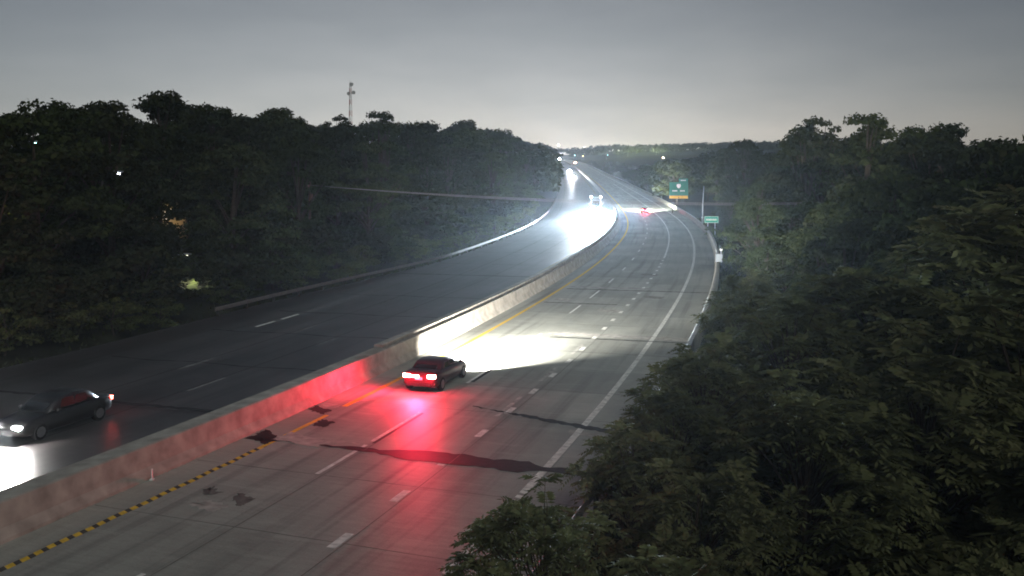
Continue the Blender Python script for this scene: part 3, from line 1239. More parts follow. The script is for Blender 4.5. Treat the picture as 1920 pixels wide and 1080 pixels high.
def leaf_quads(pos, nrm, size, rng):
    """diamond leaves with a fold at the tip; returns n*4 vertices"""
    n = len(pos)
    a = unit(rng.normal(size=(n, 3)))
    u = unit(np.cross(nrm, a))
    v = np.cross(nrm, u)
    sz = size * rng.uniform(0.6, 1.35, (n, 1))
    wd = sz * rng.uniform(0.45, 0.75, (n, 1))
    q = np.empty((n, 4, 3))
    q[:, 0] = pos - u * sz * 0.5
    q[:, 1] = pos + v * wd * 0.5 + nrm * sz * 0.1
    q[:, 2] = pos + u * sz * 0.5 - nrm * sz * 0.12
    q[:, 3] = pos - v * wd * 0.5 + nrm * sz * 0.1
    return q.reshape(-1, 3)


def crown_proto(name, mat, h, rad, base, lobes, per, leaf, seed, lobe_r=(1.0, 2.0), spiky=0.0):
    """crown of many leaf clumps round limbs; returns crown mesh and trunk mesh"""
    rng = np.random.default_rng(seed)
    cs, rs = [], []
    for i in range(lobes):
        t = rng.uniform(0.0, 1.0) ** 0.8
        z = base + (h - base) * (0.05 + 0.87 * t)
        env = rad * (math.sin(math.pi * (0.16 + 0.80 * t)) ** 0.75)
        ph = rng.uniform(0, 2 * math.pi)
        rr = env * math.sqrt(rng.uniform(0.15, 1.0)) * rng.uniform(0.8, 1.08)
        r = rng.uniform(*lobe_r) * (1.0 - 0.35 * t)
        cs.append((rr * math.cos(ph), rr * math.sin(ph), min(z, h - r * 0.55)))
        rs.append(r)
    cs = np.array(cs)
    rs = np.array(rs)
    pos, nrm = [], []
    for c, r in zip(cs, rs):
        n = int(per * (r / np.mean(rs)) ** 1.6)
        d = unit(rng.normal(size=(n, 3)))
        d[:, 2] = np.abs(d[:, 2]) * 0.9 - 0.25
        d = unit(d)
        rad_ = r * rng.uniform(0.55, 1.12, (n, 1)) * (1 + 0.25 * np.sin(5 * d[:, :1] + c[0]) * np.cos(4 * d[:, 1:2] + c[1]))
        p = c + d * rad_ * np.array([1.0, 1.0, 0.72])
        pos.append(p)
        nrm.append(unit(d * 0.8 + rng.normal(size=(n, 3)) * 0.55 + np.array([0, 0, 0.35])))
    pos = np.concatenate(pos)
    nrm = np.concatenate(nrm)
    cm = np_mesh(name + '_crown', leaf_quads(pos, nrm, leaf, rng), 4, mat)
    t = MB()
    r0 = h * 0.02
    t.tube([(0, 0, -0.8), (0.05, 0, base * 0.5), (0.1 * rng.normal(), 0.1 * rng.normal(), base + (h - base) * .35), (0.2 * rng.normal(), 0.2 * rng.normal(), h * 0.86)], [r0 * 1.3, r0, r0 * .7, r0 * .15], 8)
    order = rng.permutation(lobes)[:min(lobes, 14)]
    for i in order:
        c = cs[i]
        z0 = max(base * 0.6, c[2] * 0.55)
        mid = (c[0] * .5, c[1] * .5, z0 + (c[2] - z0) * .55)
        t.tube([(0, 0, z0), mid, tuple(c)], [r0 * .45, r0 * .28, r0 * .08], 5, False)
    tm = t.mesh(name + '_trunk', M['bark'], True)
    return cm, tm


P_BIG = [crown_proto('oak%d' % i, M['leaf'] if i % 2 else M['leaf2'], 16.0, 5.6, 2.2, 60, 150, 0.42, 30 + i) for i in range(4)]
P_RAG = [crown_proto('ragged%d' % i, M['leaf2'] if i % 2 else M['leaf'], 17.0, 4.8, 4.0, 34, 150, 0.40, 60 + i, (0.8, 1.7)) for i in range(3)]
P_FAR = [crown_proto('far%d' % i, M['leaf2'], 15.0, 5.6, 1.0, 40, 60, 0.9, 90 + i, (1.3, 2.4)) for i in range(3)]
P_BUSH = [crown_proto('bush%d' % i, M['leaf'] if i else M['leaf2'], 4.5, 2.7, 0.0, 30, 110, 0.32, 150 + i, (0.7, 1.3)) for i in range(2)]
P_SHRUB = [crown_proto('shrub%d' % i, M['shrub'], 3.2, 2.0, 0.1, 22, 90, 0.22, 120 + i, (0.5, 0.9)) for i in range(2)]

TREE_N = [0]


def tree(name, proto, x, y, height, ph, label, group, cat='tree', wide=1.0, zbase=None, spin=None):
    cm, tm = proto
    z = ground_z(x, y) if zbase is None else zbase
    t = empty(name, (x, y, z))
    k = height / ph
    rnd = random.Random(TREE_N[0] * 13 + 5)
    TREE_N[0] += 1
    t.scale = (k * wide, k * wide, k)
    t.rotation_euler = (0, 0, rnd.uniform(0, 6.28) if spin is None else spin)
    link('crown', cm, t)
    link('trunk' if cat == 'tree' else 'stem', tm, t)
    tag(t, label, cat, group)
    return t


# skylines, as directions seen from the camera pole: (tan azimuth, tan elevation) of the treetops
def skyline(tbl):
    a = np.array(tbl, float)
    ax = (a[:, 0] - 960) / FOC
    el = (350 - a[:, 1]) / FOC
    return lambda t: float(np.interp(t, ax, el))


SKY_L = skyline([(-300, 185), (0, 188), (30, 198), (60, 182), (110, 174), (200, 180), (250, 186), (300, 162), (340, 185), (400, 187), (430, 206), (480, 202), (520, 194), (560, 205), (570, 222), (610, 215), (660, 224), (710, 207), (750, 220), (800, 222), (830, 236), (870, 221), (900, 240), (940, 237), (960, 256), (1000, 263), (1030, 272), (1045, 290), (1080, 330)])
SKY_R = skyline([(1100, 330), (1180, 315), (1230, 300), (1280, 290), (1340, 284), (1370, 268), (1400, 258), (1425, 275), (1450, 282), (1480, 272), (1492, 262), (1540, 240), (1578, 250), (1600, 240), (1622, 232), (1655, 240), (1680, 248), (1720, 242), (1760, 242), (1800, 248), (1840, 264), (1870, 254), (1920, 246), (2300, 240)])

rt = random.Random(3)
GL = 'trees of the wood beside the northbound lanes'
GR = 'trees of the wood beside the southbound lanes'
SH_ = {'big': 'rounded', 'rag': 'ragged-topped', 'far': 'rounded'}


def zone(side, x, y):
    t = x / y
    if side < 0:
        if t < -0.50:
            return 'behind the approaching grey car'
        if t < -0.40:
            return 'around the lamplit house and lawn'
        if t < -0.30:
            return 'between the lit lawn and the tower'
        if t < -0.20:
            return 'short of the radio tower'
        if t < -0.12:
            return 'just past the radio tower'
        if t < -0.03:
            return 'midway from the radio tower to the lorry'
        return 'next to the blinding lorry bend'
    if t < 0.14:
        return 'beside the climbing road end'
    if t < 0.20:
        return 'behind the big green exit sign'
    if t < 0.26:
        return 'behind the small green sign and slender pole'
    if t < 0.32:
        return 'at the low dip of the skyline past the pole'
    if t < 0.40:
        return 'under the tall ragged skyline trees'
    if t < 0.50:
        return 'in front of the insulator pole'
    return 'at the far end of the wires'


LAB_L = {'near': 'dark leafy tree at the edge of the wood behind the northbound lanes', 'mid': 'dark tree inside the wood behind the northbound lanes', 'far': 'distant dark tree of the wood along the northbound slope'}
LAB_R = {'near': 'leafy tree rising behind the parapet of the southbound bend', 'mid': 'dark tree deep in the wood behind the southbound parapet', 'far': 'distant dark tree of the wood along the southbound slope'}
HOUSE = Vector((-47.0, 114, 0))


def grow(side, s, d, hmin, hmax, key, protos, slack):
    p = pt(s, d)
    x, y = p.x, p.y
    if y < 8:
        return
    t = x / y
    if abs(t) > 0.66:
        return
    g = ground_z(x, y)
    elev = (SKY_L if side < 0 else SKY_R)(t)
    top = CAM_H + (elev - slack) * y
    h = min(hmax, max(hmin, top - g))
    if g + h > top + 0.02 * y and hmin > 0.0:
        h = max(3.0, top - g)
    if h < 3.2:
        return
    pr, ph = rt.choice(protos)
    kind_ = 'rounded' if ph != 17.0 else 'ragged-topped'
    size_ = 'tall' if h > 15 else 'middling' if h > 10.5 else 'low'
    row_ = {'near': 'front-row', 'mid': 'inner', 'far': 'distant'}[key]
    lab = '%s %s %s tree %s' % (size_, kind_, row_, zone(side, x, y))
    tree('tree', pr, x, y, h, ph, lab, GL if side < 0 else GR, wide=rt.uniform(0.9, 1.2) * (1.0 if h > 9 else 1.5))


BIG = [(p, 16.0) for p in P_BIG]
RAG = [(p, 17.0) for p in P_RAG]
FAR = [(p, 15.0) for p in P_FAR]

# --- the wood on the northbound side
def in_gap(x, y):
    """the sight line through to the house and the lit lawn"""
    t = x / y
    return (-0.455 < t < -0.385 and y < 124) or (-0.40 < t < -0.335 and y < 92)


s = 34.0
while s < 260:
    for d, key in ((-38.5, 'near'), (-46, 'mid'), (-55, 'mid'), (-66, 'mid'), (-80, 'mid')):
        if d < -60 and s > 200:
            continue
        ss_ = s + rt.uniform(-2.5, 2.5)
        dd = d + rt.uniform(-2.0, 2.0)
        p = pt(ss_, dd)
        if in_gap(p.x, p.y):
            continue
        slack = rt.uniform(0.0, 0.012) if d < -44 else rt.uniform(0.02, 0.055)
        grow(-1, ss_, dd, 5, 22 if d < -44 else 15, key, BIG if rt.random() < 0.65 else RAG, slack)
    s += 7.5 + s * 0.04
# undergrowth closes the view between the trunks
s = 36.0
while s < 250:
    for d in (-36.6, -40.5, -45.5, -52):
        ss_, dd = s + rt.uniform(-1.5, 1.5), d + rt.uniform(-1.3, 1.3)
        p = pt(ss_, dd)
        t = p.x / p.y
        if abs(t) > 0.64 or (-0.412 < t < -0.335 and 68 < p.y < 90 and p.x > -36) or (-0.405 < t < -0.33 and p.y < 76):
            continue
        h = rt.uniform(3.0, 5.2) + 0.8 * (-36 - d) / 10
        tree('bush', rt.choice(P_BUSH), p.x, p.y, h, 4.5, '%s leafy bush under the trees %s' % ('tall' if h > 4.6 else 'low', zone(-1, p.x, p.y)), 'undergrowth beside the northbound lanes', cat='bush', wide=1.25)
    s += 5.0 + s * 0.03
for px_, py_, yy_, prk, lab in (
        (300, 160, 96, 0, 'tallest rounded tree standing above the wood over the lamplit house'),
        (95, 172, 84, 1, 'high tree poking above the wood near the frame edge'),
        (400, 184, 104, 2, 'ragged skyline tree next after the tallest tree over the house'),
        (525, 193, 118, 1, 'broad skyline tree halfway from the house to the radio tower'),
        (630, 210, 150, 2, 'ragged skyline tree at the foot of the radio tower'),
        (712, 204, 160, 2, 'open-topped skyline tree just past the radio tower'),
        (872, 219, 205, 0, 'rounded skyline tree above the end of the left-hand wires'),
        (938, 234, 240, 1, 'skyline tree where the treetops drop towards the lorry'),
        (1395, 256, 210, 0, 'lone rounded tree bump on the skyline past the slender pole'),
        (1540, 210, 128, 2, 'tall spreading skyline tree with gaps, first of the tall ragged pair'),
        (1512, 228, 126, 2, 'lower ragged tree leaning off the tall spreading skyline tree'),
        (1622, 206, 122, 2, 'tallest ragged skyline tree behind the southbound wood'),
        (1655, 220, 124, 1, 'ragged skyline tree touching the tallest one behind the southbound wood'),
        (1730, 221, 118, 2, 'wide thin-crowned skyline tree following the tallest ragged one'),
        (1775, 224, 116, 2, 'narrow thin-crowned tree following the wide skyline tree'),
        (1880, 243, 104, 1, 'high skyline tree at the frame edge above the insulators')):
    x = (px_ - 960) / FOC * yy_
    g = ground_z(x, yy_)
    top = CAM_H + (350 - py_) / FOC * yy_
    pr, ph = (BIG[0], BIG[3], RAG[rt.randrange(3)])[prk]
    tree('tree', pr, x, yy_, top - g, ph, lab.replace('left-hand ', 'faint '), GL if px_ < 960 else GR, wide=0.95)
s = 250.0
while s < 1000:
    for d in (-36, -46, -58):
        grow(-1, s + rt.uniform(-4, 4), d + rt.uniform(-3, 3), 4, 24, 'far', FAR, rt.uniform(0, 0.008))
    s += 13 + (s - 250) * 0.075

# --- the wood on the southbound side
s = 60.0
while s < 250:
    for d, key in ((8.5, 'near'), (15, 'near'), (23, 'mid'), (32, 'mid'), (43, 'mid'), (56, 'mid')):
        ss_ = s + rt.uniform(-2.5, 2.5)
        dd = d + rt.uniform(-2.0, 2.0)
        p = pt(ss_, dd)
        t = p.x / p.y
        if d < 12 and (s < 90 or (100 < ss_ < 250 and t < 0.245)):
            continue
        if d < 20 and 118 < ss_ < 250 and t < 0.245:
            continue
        # keep below the wires that cross here
        low = 0.0
        if p.y < 135 and 0.2 < t < 0.36:
            low = SKY_R(t) + (385 - 350) / FOC
        slack = (low * 0.55 + rt.uniform(0.0, 0.03)) if low else (rt.uniform(0.0, 0.015) if d > 30 else rt.uniform(0.02, 0.10))
        grow(1, ss_, dd, 3.5, 21 if d > 30 else 14, key, BIG if rt.random() < 0.6 else RAG, slack)
    s += 8.5 + s * 0.04
s = 250.0
while s < 1100:
    for d in (7, 18, 34):
        grow(1, s + rt.uniform(-4, 4), d + rt.uniform(-3, 3), 4, 24, 'far', FAR, rt.uniform(0, 0.010))
    s += 17 + (s - 250) * 0.085
# trees between the camera slope and the far wood
for x, y, top in ((27, 52, 11.0), (33, 58, 13.5), (24, 63, 8.0), (30, 70, 11.5), (37, 72, 14.0), (43, 76, 14.4), (36, 88, 12.0), (44, 92, 16.5), (52, 96, 15.2), (31, 84, 9.0), (27, 76, 7.0), (24.5, 84, 4.6), (26, 92, 5.6), (20.5, 60, 4.2), (22, 70, 5.0), (24, 44, 9.0), (30, 46, 12.6), (18.5, 47, 4.2), (40, 62, 15.2), (34, 50, 14.6)):
    g = ground_z(x, y)
    pr, ph = rt.choice(BIG)
    tree('tree', pr, x, y, top - g, ph, '%s leafy tree on the slope %s' % ('tall' if top > 13.5 else 'middling' if top > 9 else 'low', zone(1, x, y)), 'trees on the slope', wide=1.1)


# --- compound-leaved trees close to the camera
def frond_proto(name, h, rad, base, tips, fr, length, seed, mat):
    rng = np.random.default_rng(seed)
    tp = []
    for i in range(tips):
        t = rng.uniform(0, 1) ** 0.7
        z = base + (h - base) * (0.05 + 0.9 * t)
        env = rad * (math.sin(math.pi * (0.22 + 0.72 * t)) ** 0.7)
        ph = rng.uniform(0, 2 * math.pi)
        rr = env * math.sqrt(rng.uniform(0.12, 1.0)) * rng.uniform(0.75, 1.12)
        tp.append((rr * math.cos(ph), rr * math.sin(ph), z + 0.3 * rng.normal()))
    tp = np.array(tp)
    P, A, S = [], [], []
    for c in tp:
        n = int(fr * rng.uniform(0.7, 1.3))
        out_ = np.array([c[0], c[1], 0.0])
        out_ = out_ / max(1e-6, np.linalg.norm(out_))
        ph = rng.uniform(0, 6.28)
        for k in range(n):
            a = ph + k * 2.399
            el = rng.uniform(-0.35, 1.0)
            dv = np.array([math.cos(a) * math.cos(el), math.sin(a) * math.cos(el), math.sin(el)]) + out_ * 0.35
            P.append(c)
            A.append(dv / np.linalg.norm(dv))
            S.append(length * rng.uniform(0.6, 1.2))
    P, A, S = np.array(P), np.array(A), np.array(S)
    n = len(P)
    up = np.array([0, 0, 1.0])
    side = unit(np.cross(A, up) + 1e-3)
    quads = []
    pairs = 7
    for j in range(pairs):
        t = (j + 1.2) / (pairs + 0.5)
        droop = -0.42 * t * t
        c = P + A * (S * t)[:, None] + up * (S * droop)[:, None]
        for sg in (-1, 1):
            ll = (S * (0.35 - 0.16 * abs(t - 0.45)))[:, None]
            dirv = unit(side * sg + A * 0.45 - up * (0.25 + 0.25 * rng.random((n, 1))))
            wv = unit(A * 0.8 + up * (0.35 * rng.normal(size=(n, 1))))
            q = np.empty((n, 4, 3))
            q[:, 0] = c
            q[:, 1] = c + dirv * ll * 0.45 + wv * ll * 0.21
            q[:, 2] = c + dirv * ll
            q[:, 3] = c + dirv * ll * 0.45 - wv * ll * 0.21
            quads.append(q)
    # end leaflet
    c = P + A * S[:, None] + up * (S * -0.42)[:, None]
    q = np.empty((n, 4, 3))
    dv = unit(A - up * 0.7)
    q[:, 0] = c
    q[:, 1] = c + dv * (S * .12)[:, None] + side * (S * .05)[:, None]
    q[:, 2] = c + dv * (S * .26)[:, None]
    q[:, 3] = c + dv * (S * .12)[:, None] - side * (S * .05)[:, None]
    quads.append(q)
    # rachis
    q = np.empty((n, 4, 3))
    e = P + A * (S * .62)[:, None] - up * (S * .17)[:, None]
    q[:, 0] = P - side * 0.008
    q[:, 1] = P + side * 0.008
    q[:, 2] = e + side * 0.005
    q[:, 3] = e - side * 0.005
    quads.append(q)
    v = np.concatenate(quads, axis=0).reshape(-1, 3)
    cm = np_mesh(name + '_crown', v, 4, mat)
    t = MB()
    r0 = h * 0.016
    t.tube([(0, 0, -1), (0.1, 0.05, base), (0.05, 0.15, h * .6), (0.1, 0, h * .9)], [r0 * 1.2, r0, r0 * .6, r0 * .2], 8)
    for i in range(tips):
        c = tp[i]
        z0 = max(base * .7, c[2] * .6)
        t.tube([(0.05, 0.08, z0), (c[0] * .55, c[1] * .55, z0 + (c[2] - z0) * .65), tuple(c)], [r0 * .3, r0 * .18, 0.008], 4, False)
    return cm, t.mesh(name + '_trunk', M['bark'], True)


P_FR = [frond_proto('sumac%d' % i, 7.0, 3.1, 1.0, 85, 13, 0.70, 200 + i, M['frond']) for i in range(3)]

near_specs = [  # x, y, top z, width, label
    (0.6, 17.5, 3.75, .95, 'nearest compound-leaved tree leaning over the guardrail by the outer white bars'),
    (3.0, 15.5, 3.1, 1.0, 'low compound-leaved tree at the bottom of the view with pale drooping fronds'),
    (3.5, 25.3, 3.0, .95, 'compound-leaved tree hanging over the guardrail by the wide tar band'),
    (5.2, 28.0, 3.2, 1.0, 'compound-leaved tree crowding the guardrail by the upper tar seam'),
    (7.6, 36.0, 3.2, 1.0, 'compound-leaved tree crowding the guardrail below the last white bars'),
    (12.6, 47.5, 4.3, 1.0, 'compound-leaved tree covering the parapet end nearest the guardrail'),
    (14.9, 55.5, 4.3, 1.05, 'compound-leaved tree bulging over the parapet at the second joint'),
    (17.4, 63.0, 3.8, 1.0, 'compound-leaved tree reaching the parapet where the bend tightens'),
    (5.6, 15.0, 2.6, 1.0, 'compound-leaved sapling below the camera with long pinnate fronds'),
    (4.6, 21.5, 3.1, 1.0, 'compound-leaved tree standing just behind the guardrail gap'),
    (6.6, 29.5, 4.45, 1.15, 'bushy compound-leaved tree spreading over the guardrail below the outer white line'),
    (8.0, 24.0, 4.6, 1.1, 'dark compound-leaved tree between the guardrail trees and the black hollow'),
    (10.5, 33.0, 5.6, 1.2, 'tall compound-leaved tree topping the thicket beside the guardrail'),
    (12.2, 26.0, 5.4, 1.1, 'compound-leaved tree at the middle of the thicket with ragged top fronds'),
    (13.8, 40.0, 5.4, 1.2, 'compound-leaved tree at the parapet end where the outer line bends'),
    (15.6, 36.0, 6.6, 1.2, 'broad compound-leaved tree behind the tall thicket tree'),
    (18.2, 33.0, 7.6, 1.2, 'high compound-leaved tree rising at the dark end of the thicket'),
    (15.2, 21.5, 3.9, 1.1, 'shaded compound-leaved tree low in the black hollow'),
    (10.8, 18.0, 2.4, 1.0, 'small shaded compound-leaved tree low on the slope beneath the camera'),
    (16.5, 28.0, 5.9, 1.1, 'compound-leaved tree with sparse fronds above the black hollow'),
    (22.5, 38.0, 9.6, 1.2, 'tallest compound-leaved tree at the frame edge of the thicket'),
    (14.6, 50.0, 3.6, 1.2, 'low leafy tree spilling over the end of the concrete parapet'),
]
for i, (x, y, top, wd, lab) in enumerate(near_specs):
    g = ground_z(x, y)
    pr, ph = P_FR[i % 3], 7.0
    zb = min(g, top - 6.0)
    tree('compound_leaf_tree', pr, x, y, top - zb, ph, lab, 'compound-leaved trees', wide=wd, zbase=zb)

# shrubs: lit one beside the small green sign, hedge at the northbound verge
for x, y, h, lab in ((33.0, 146, 2.0, 'round pale shrub below the small green sign'), (-27.0, 66.5, 3.6, 'thin pale-leaved shrub lit up beside the bright lawn'), (-31.5, 84, 2.6, 'round grey-green shrub standing behind the bright lawn')):
    tree('shrub', P_SHRUB[0], x, y, h, 3.2, lab, None, cat='shrub')
s = 36.0
while s < 230:
    p = pt(s, -34.6 + rt.uniform(-.8, .8))
    if not (-0.395 < p.x / p.y < -0.335):
        tree('shrub', rt.choice(P_SHRUB), p.x, p.y, rt.uniform(1.6, 3.2), 3.2, 'low dark shrub by the northbound shoulder %s' % zone(-1, p.x, p.y), 'shrubs along the northbound shoulder', cat='shrub', wide=1.2)
    s += 3.2 + s * 0.02

# rough grass on the verges
gv = []
for i in range(9000):
    if i % 3:
        s_, d_ = RNG.uniform(30, 240), -30.4 - 6 * RNG.random() ** 1.2
        if d_ > nb_edge(s_) - 0.1:
            continue
    else:
        s_, d_ = RNG.uniform(20, 200), 3.1 + 2.5 * RNG.random()
    p = pt(s_, d_)
    z = ground_z(p.x, p.y)
    hgt = RNG.uniform(0.15, 0.5)
    a = RNG.uniform(0, 6.28)
    wv = Vector((math.cos(a), math.sin(a), 0)) * RNG.uniform(0.03, 0.09)
    lean = Vector((RNG.normal() * .12, RNG.normal() * .12, hgt))
    for q_ in (p - wv, p + wv, p + lean):
        gv.append((q_.x, q_.y, (z if q_ is not None else 0) + (q_.z - p.z) - 0.02))
gr = link('grass', np_mesh('grass', np.array(gv), 3, M['grass']))
tag(gr, 'rough grass on the verges outside both roadways', 'grass', kind='stuff')

# the far wooded ridge at the end of the road
rng = np.random.default_rng(77)
pos, nrm = [], []
for i in range(900):
    y = rng.uniform(1450, 2150)
    x = rng.uniform(-0.05, 0.42) * y
    d = x - rx(y)
    if -45 < d < 12 and y < 1650:
        continue
    z = ground_z(x, y)
    h = rng.uniform(11, 17)
    n = 26
    dd = unit(rng.normal(size=(n, 3)))
    dd[:, 2] = np.abs(dd[:, 2])
    pos.append(np.array([x, y, z + h * .45]) + dd * np.array([7, 7, h * .55]) * rng.uniform(.75, 1.05, (n, 1)))
    nrm.append(unit(dd + rng.normal(size=(n, 3)) * .4))
wood = link('woods', np_mesh('woods', leaf_quads(np.concatenate(pos), np.concatenate(nrm), 4.5, rng), 4, M['leaf2']))
tag(wood, 'far wooded ridge on the skyline at the end of the road', 'woods', kind='stuff')

# ------------------------------------------------------------------ wires and their poles
def utility_pole(x, y, ztop, label, rot):
    g = ground_z(x, y)
    u = empty('utility_pole', (x, y, g), (0, 0, rot))
    tag(u, label, 'utility pole')
    h = ztop - g
    m = MB()
    m.tube([(0, 0, -1), (0, 0, h + .5)], [.17, .12], 8)
    m.build('pole', M['wood'], u, True)
    m = MB()
    m.box((0, .14, h - .15), (2.6, .12, .14))
    m.build('crossarm', M['wood'], u)
    for xx in (-1.15, 0.0, 1.15):
        m = MB()
        m.tube([(xx, .14, h - .08), (xx, .14, h), (xx, .14, h + .06), (xx, .14, h + .14)], [.05, .1, .06, .09], 8)
        m.build('insulator', M['porcelain'], u, True)
    m = MB()
    m.tube([(.34, -.1, h - 1.6), (.34, -.1, h - .8)], .24, 10)
    m.build('transformer', M['porcelain'], u, True)
    return u


A_, B_ = Vector((-21.5, 93, 10.0)), Vector((63.6, 114, 8.75))
ang = math.atan2(B_.y - A_.y, B_.x - A_.x)
utility_pole(A_.x, A_.y, A_.z, 'wooden utility pole hidden in the wood by the northbound lanes', ang + math.pi / 2)
utility_pole(B_.x, B_.y, B_.z, 'wooden utility pole with reddish insulators among the trees past the southbound lanes', ang + math.pi / 2)
nrmv = Vector((-math.sin(ang), math.cos(ang), 0))
for k, lab in ((-1.15, 'near one of three sagging wires crossing above both roadways'), (0.0, 'middle one of three sagging wires crossing above both roadways'), (1.15, 'far one of three sagging wires crossing above both roadways')):
    m = MB()
    path = []
    for i in range(41):
        t = i / 40
        p = A_.lerp(B_, t) + nrmv * k
        p.z -= (1.55 + .12 * k) * 4 * t * (1 - t)
        p.z += 0.1
        path.append(p)
    m.tube(path, .018, 5)
    tag(m.build('overhead_wire', M['wire']), lab, 'wire', 'overhead wires')

# ------------------------------------------------------------------ lattice radio tower
tx, ty = -148.0, 800.0
tz = ground_z(tx, ty)
tw = empty('radio_tower', (tx, ty, tz))
tag(tw, 'tall thin lattice radio tower standing above the treetops', 'radio tower')
ht = 105.0 - tz


def tw_w(z):
    return 2.6 - 1.6 * z / ht


nsec = 14
for i in range(nsec):
    z0, z1 = ht * i / nsec, ht * (i + 1) / nsec
    m = MB()
    w0, w1 = tw_w(z0), tw_w(z1)
    c0 = [(w0 * math.cos(a), w0 * math.sin(a), z0) for a in (0.3, 0.3 + 2.094, 0.3 + 4.189)]
    c1 = [(w1 * math.cos(a), w1 * math.sin(a), z1) for a in (0.3, 0.3 + 2.094, 0.3 + 4.189)]
    for k in range(3):
        m.tube([c0[k], c1[k]], .2, 5)
        m.tube([c0[k], c1[(k + 1) % 3]], .11, 4)
        m.tube([c1[k], c0[(k + 1) % 3]], .11, 4)
        m.tube([c1[k], c1[(k + 1) % 3]], .11, 4)
    m.build('lattice_section', M['tower_red'] if i % 2 == 0 else M['tower_white'], tw)
for zz, xx in ((ht - 1.5, 1.4), (ht - 9, 3.2), (ht - 10, -1.2)):
    m = MB()
    m.disc((xx, -.8, zz), (0.3, -1, 0), 1.7, .9, 12)
    m.build('dish', M['galv'], tw)
m = MB()
m.tube([(0, 0, ht), (0, 0, ht + 3)], .15, 5)
m.build('mast_tip', M['galv'], tw)

# ------------------------------------------------------------------ house and lawn seen through the wood
hx, hy = HOUSE.x, HOUSE.y
hz = ground_z(hx, hy) + 1.6
hs = empty('house', (hx, hy, hz), (0, 0, 0.25))
tag(hs, 'small tan house lit by its porch lamp behind the dark wood', 'house')
m = MB()
m.box((0, 0, 0.4), (9.0, 6.0, 5.6))
m.build('wall', M['house_wall'], hs)
m = MB()
a0 = [(-4.9, -3.5, 3.2), (4.9, -3.5, 3.2), (4.9, 3.5, 3.2), (-4.9, 3.5, 3.2), (-4.9, 0, 5.2), (4.9, 0, 5.2)]
m.v += a0
m.f += [(0, 1, 5, 4), (2, 3, 4, 5), (0, 4, 3), (1, 2, 5), (3, 2, 1, 0)]
m.build('roof', M['house_roof'], hs)
win_lit = emis('window_lit', (1.0, .78, .42), 0.9)
for x in (-2.6, 2.4):
    f_ = MB()
    for bx in ((x - .62, 0, .08, 1.3), (x + .62, 0, .08, 1.3), (x, .62, 1.32, .08), (x, -.62, 1.32, .08), (x, 0, .05, 1.2)):
        f_.box((bx[0], -3.03, 1.7 + bx[1]), (bx[2], .08, bx[3]))
    fr = f_.build('window', M['sign_white'], hs)
    p_ = MB()
    p_.poly([(x - .58, -3.01, 1.12), (x + .58, -3.01, 1.12), (x + .58, -3.01, 2.28), (x - .58, -3.01, 2.28)])
    p_.build('pane', win_lit, fr)
m = MB()
m.box((0.2, -3.04, 1.0), (1.0, .08, 2.1))
m.build('door', M['wood'], hs)
m = MB()
m.sphere((1.1, -3.2, 2.3), .14, 8, 6)
m.build('porch_lamp', emis('porch_lamp_lit', (1.0, .8, .45), 60), hs, True)
point(hs, (1.1, -3.9, 2.4), 420, (1.0, .74, .36), .2, 'porch_light')

lawn = MB()
lx, ly = -29.0, 79.5
for i in range(13):
    for j in range(9):
        X_, Y_ = lx - 3.0 + 6.0 * i / 12, ly - 4.2 + 8.4 * j / 8
        lawn.v.append((X_, Y_, ground_z(X_, Y_) + 0.06 + 0.05 * math.sin(i * 1.7 + j)))
for i in range(12):
    for j in range(8):
        lawn.f.append((i * 9 + j, (i + 1) * 9 + j, (i + 1) * 9 + j + 1, i * 9 + j + 1))
tag(lawn.build('lawn', M['lawn'], None, True), kind='structure')


def street_lamp(x, y, ht, color, strength, size, label, group, power=0, arm=1.2, zb=None, pole='galv'):
    g = ground_z(x, y) if zb is None else zb
    u = empty('street_lamp', (x, y, g))
    tag(u, label, 'street lamp', group)
    m = MB()
    m.tube([(0, 0, -.5), (0, 0, ht), (arm * .4, 0, ht + .35), (arm, 0, ht + .4)], [.12, .09, .06, .05], 6)
    m.build('pole', M[pole], u, True)
    m = MB()
    m.box((arm + .25, 0, ht + .45), (.8, .35, .16))
    m.build('lamp_head', M['galv'], u, bevel=.03)
    m = MB()
    m.sphere((arm + .25, 0, ht + .30), size, 10, 6, (1, 1, .7))
    m.build('lamp', emis('street_lamp_lit', color, strength), u, True)
    if power:
        point(u, (arm + .25, 0, ht - .2 - size), power, color, .3)
    return u


GS = 'distant lamps around the end of the road'
yl = street_lamp(-31.2, 80, 2.3, (1.0, .95, .7), 3, .12, 'yard lamp hidden by leaves over the bright lawn', None, 0)
ylo = spot(yl, (1.45, 0, 2.42), 900, 130, .3, 90, (1.0, .95, .7), 0, .12)
ylo.name = 'lamp_light'
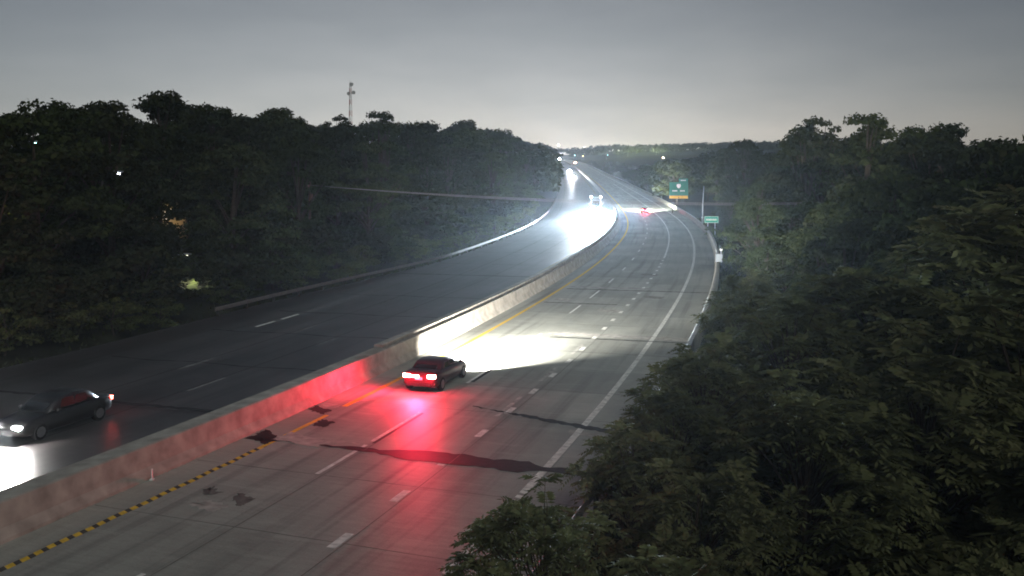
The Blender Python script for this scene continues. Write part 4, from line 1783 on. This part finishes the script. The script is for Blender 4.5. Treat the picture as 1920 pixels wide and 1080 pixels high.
# lamps in the wood: house lights glimpsed between leaves
for px, py, yy, colr, st_, sz, lab in ((15, 393, 66, (1.0, .75, .5), 60, .22, 'warm orange yard lamp shining through the wood at the frame edge'), (222, 332, 80, (.8, .85, 1.0), 22, .22, 'bluish white yard lamp glimpsed between dark leaves'), (65, 278, 72, (.4, 1.0, .8), 14, .14, 'tiny greenish yard lamp high among the dark leaves')):
    x = (px - 960) / FOC * yy
    z = CAM_H + (350 - py) / FOC * yy
    g = ground_z(x, yy)
    street_lamp(x - 1.45, yy, max(2.0, z - g), colr, st_, sz, lab, None, 60 if px == 15 else 15, pole='post')

for x, y, ht_, colr, st_, sz, lab, pw in (
        (74.0, 1420, 24.0, (1.0, .85, .65), 60, 1.0, 'warm lamp at the top of the northbound slope against the sky', 0),
        (121.0, 1480, 22.0, (1.0, .92, .7), 12, .9, 'pale lamp just below the ridge skyline past the road end', 0),
        (88.0, 1250, 7.0, (.5, .85, .9), 10, .8, 'small bluish lamp between the two roadways near the hilltop', 0),
        (104.0, 1300, 6.0, (1.0, .75, .35), 9, .9, 'small amber lamp beside the southbound lanes near the hilltop', 0),
        (121.0, 1120, 9.0, (.5, .8, .85), 5, .7, 'faint teal lamp in the dark trees beside the far slope', 0),
        (111.0, 650, 10.0, (1.0, .72, .38), 60, .5, 'single orange lamp among the dark trees below the ridge', 0)):
    street_lamp(x, y, ht_, colr, st_, sz, lab, GS, pw)
# floodlights that catch the ridge trees
for x, y, lab in ((190, 1434, 'floodlight mast in front of the lit ridge trees'), (238, 1444, 'floodlight mast lighting the ridge trees farther along')):
    street_lamp(x, y, 9, (.9, 1.0, .45), 1.0, .3, lab, GS, 160000)

# ------------------------------------------------------------------ haze volume added to spread the headlight glow
HAZE = True
if HAZE:
    hb = MB()
    hb.box((0, 2290, 64), (3100, 4740, 138))
    hm_, ht_, _ = mat_base('glow_haze')
    ht_.nodes.remove(ht_.nodes['Principled BSDF'])
    pv = ht_.nodes.new('ShaderNodeVolumePrincipled')
    pv.inputs['Color'].default_value = (0.78, 0.89, 1.0, 1)
    pv.inputs['Density'].default_value = 0.00012
    pv.inputs['Anisotropy'].default_value = 0.72
    ht_.links.new(pv.outputs[0], ht_.nodes['Material Output'].inputs['Volume'])
    hz_o = hb.build('haze', hm_)
    tag(hz_o, kind='stuff')
    hz_o.visible_shadow = True
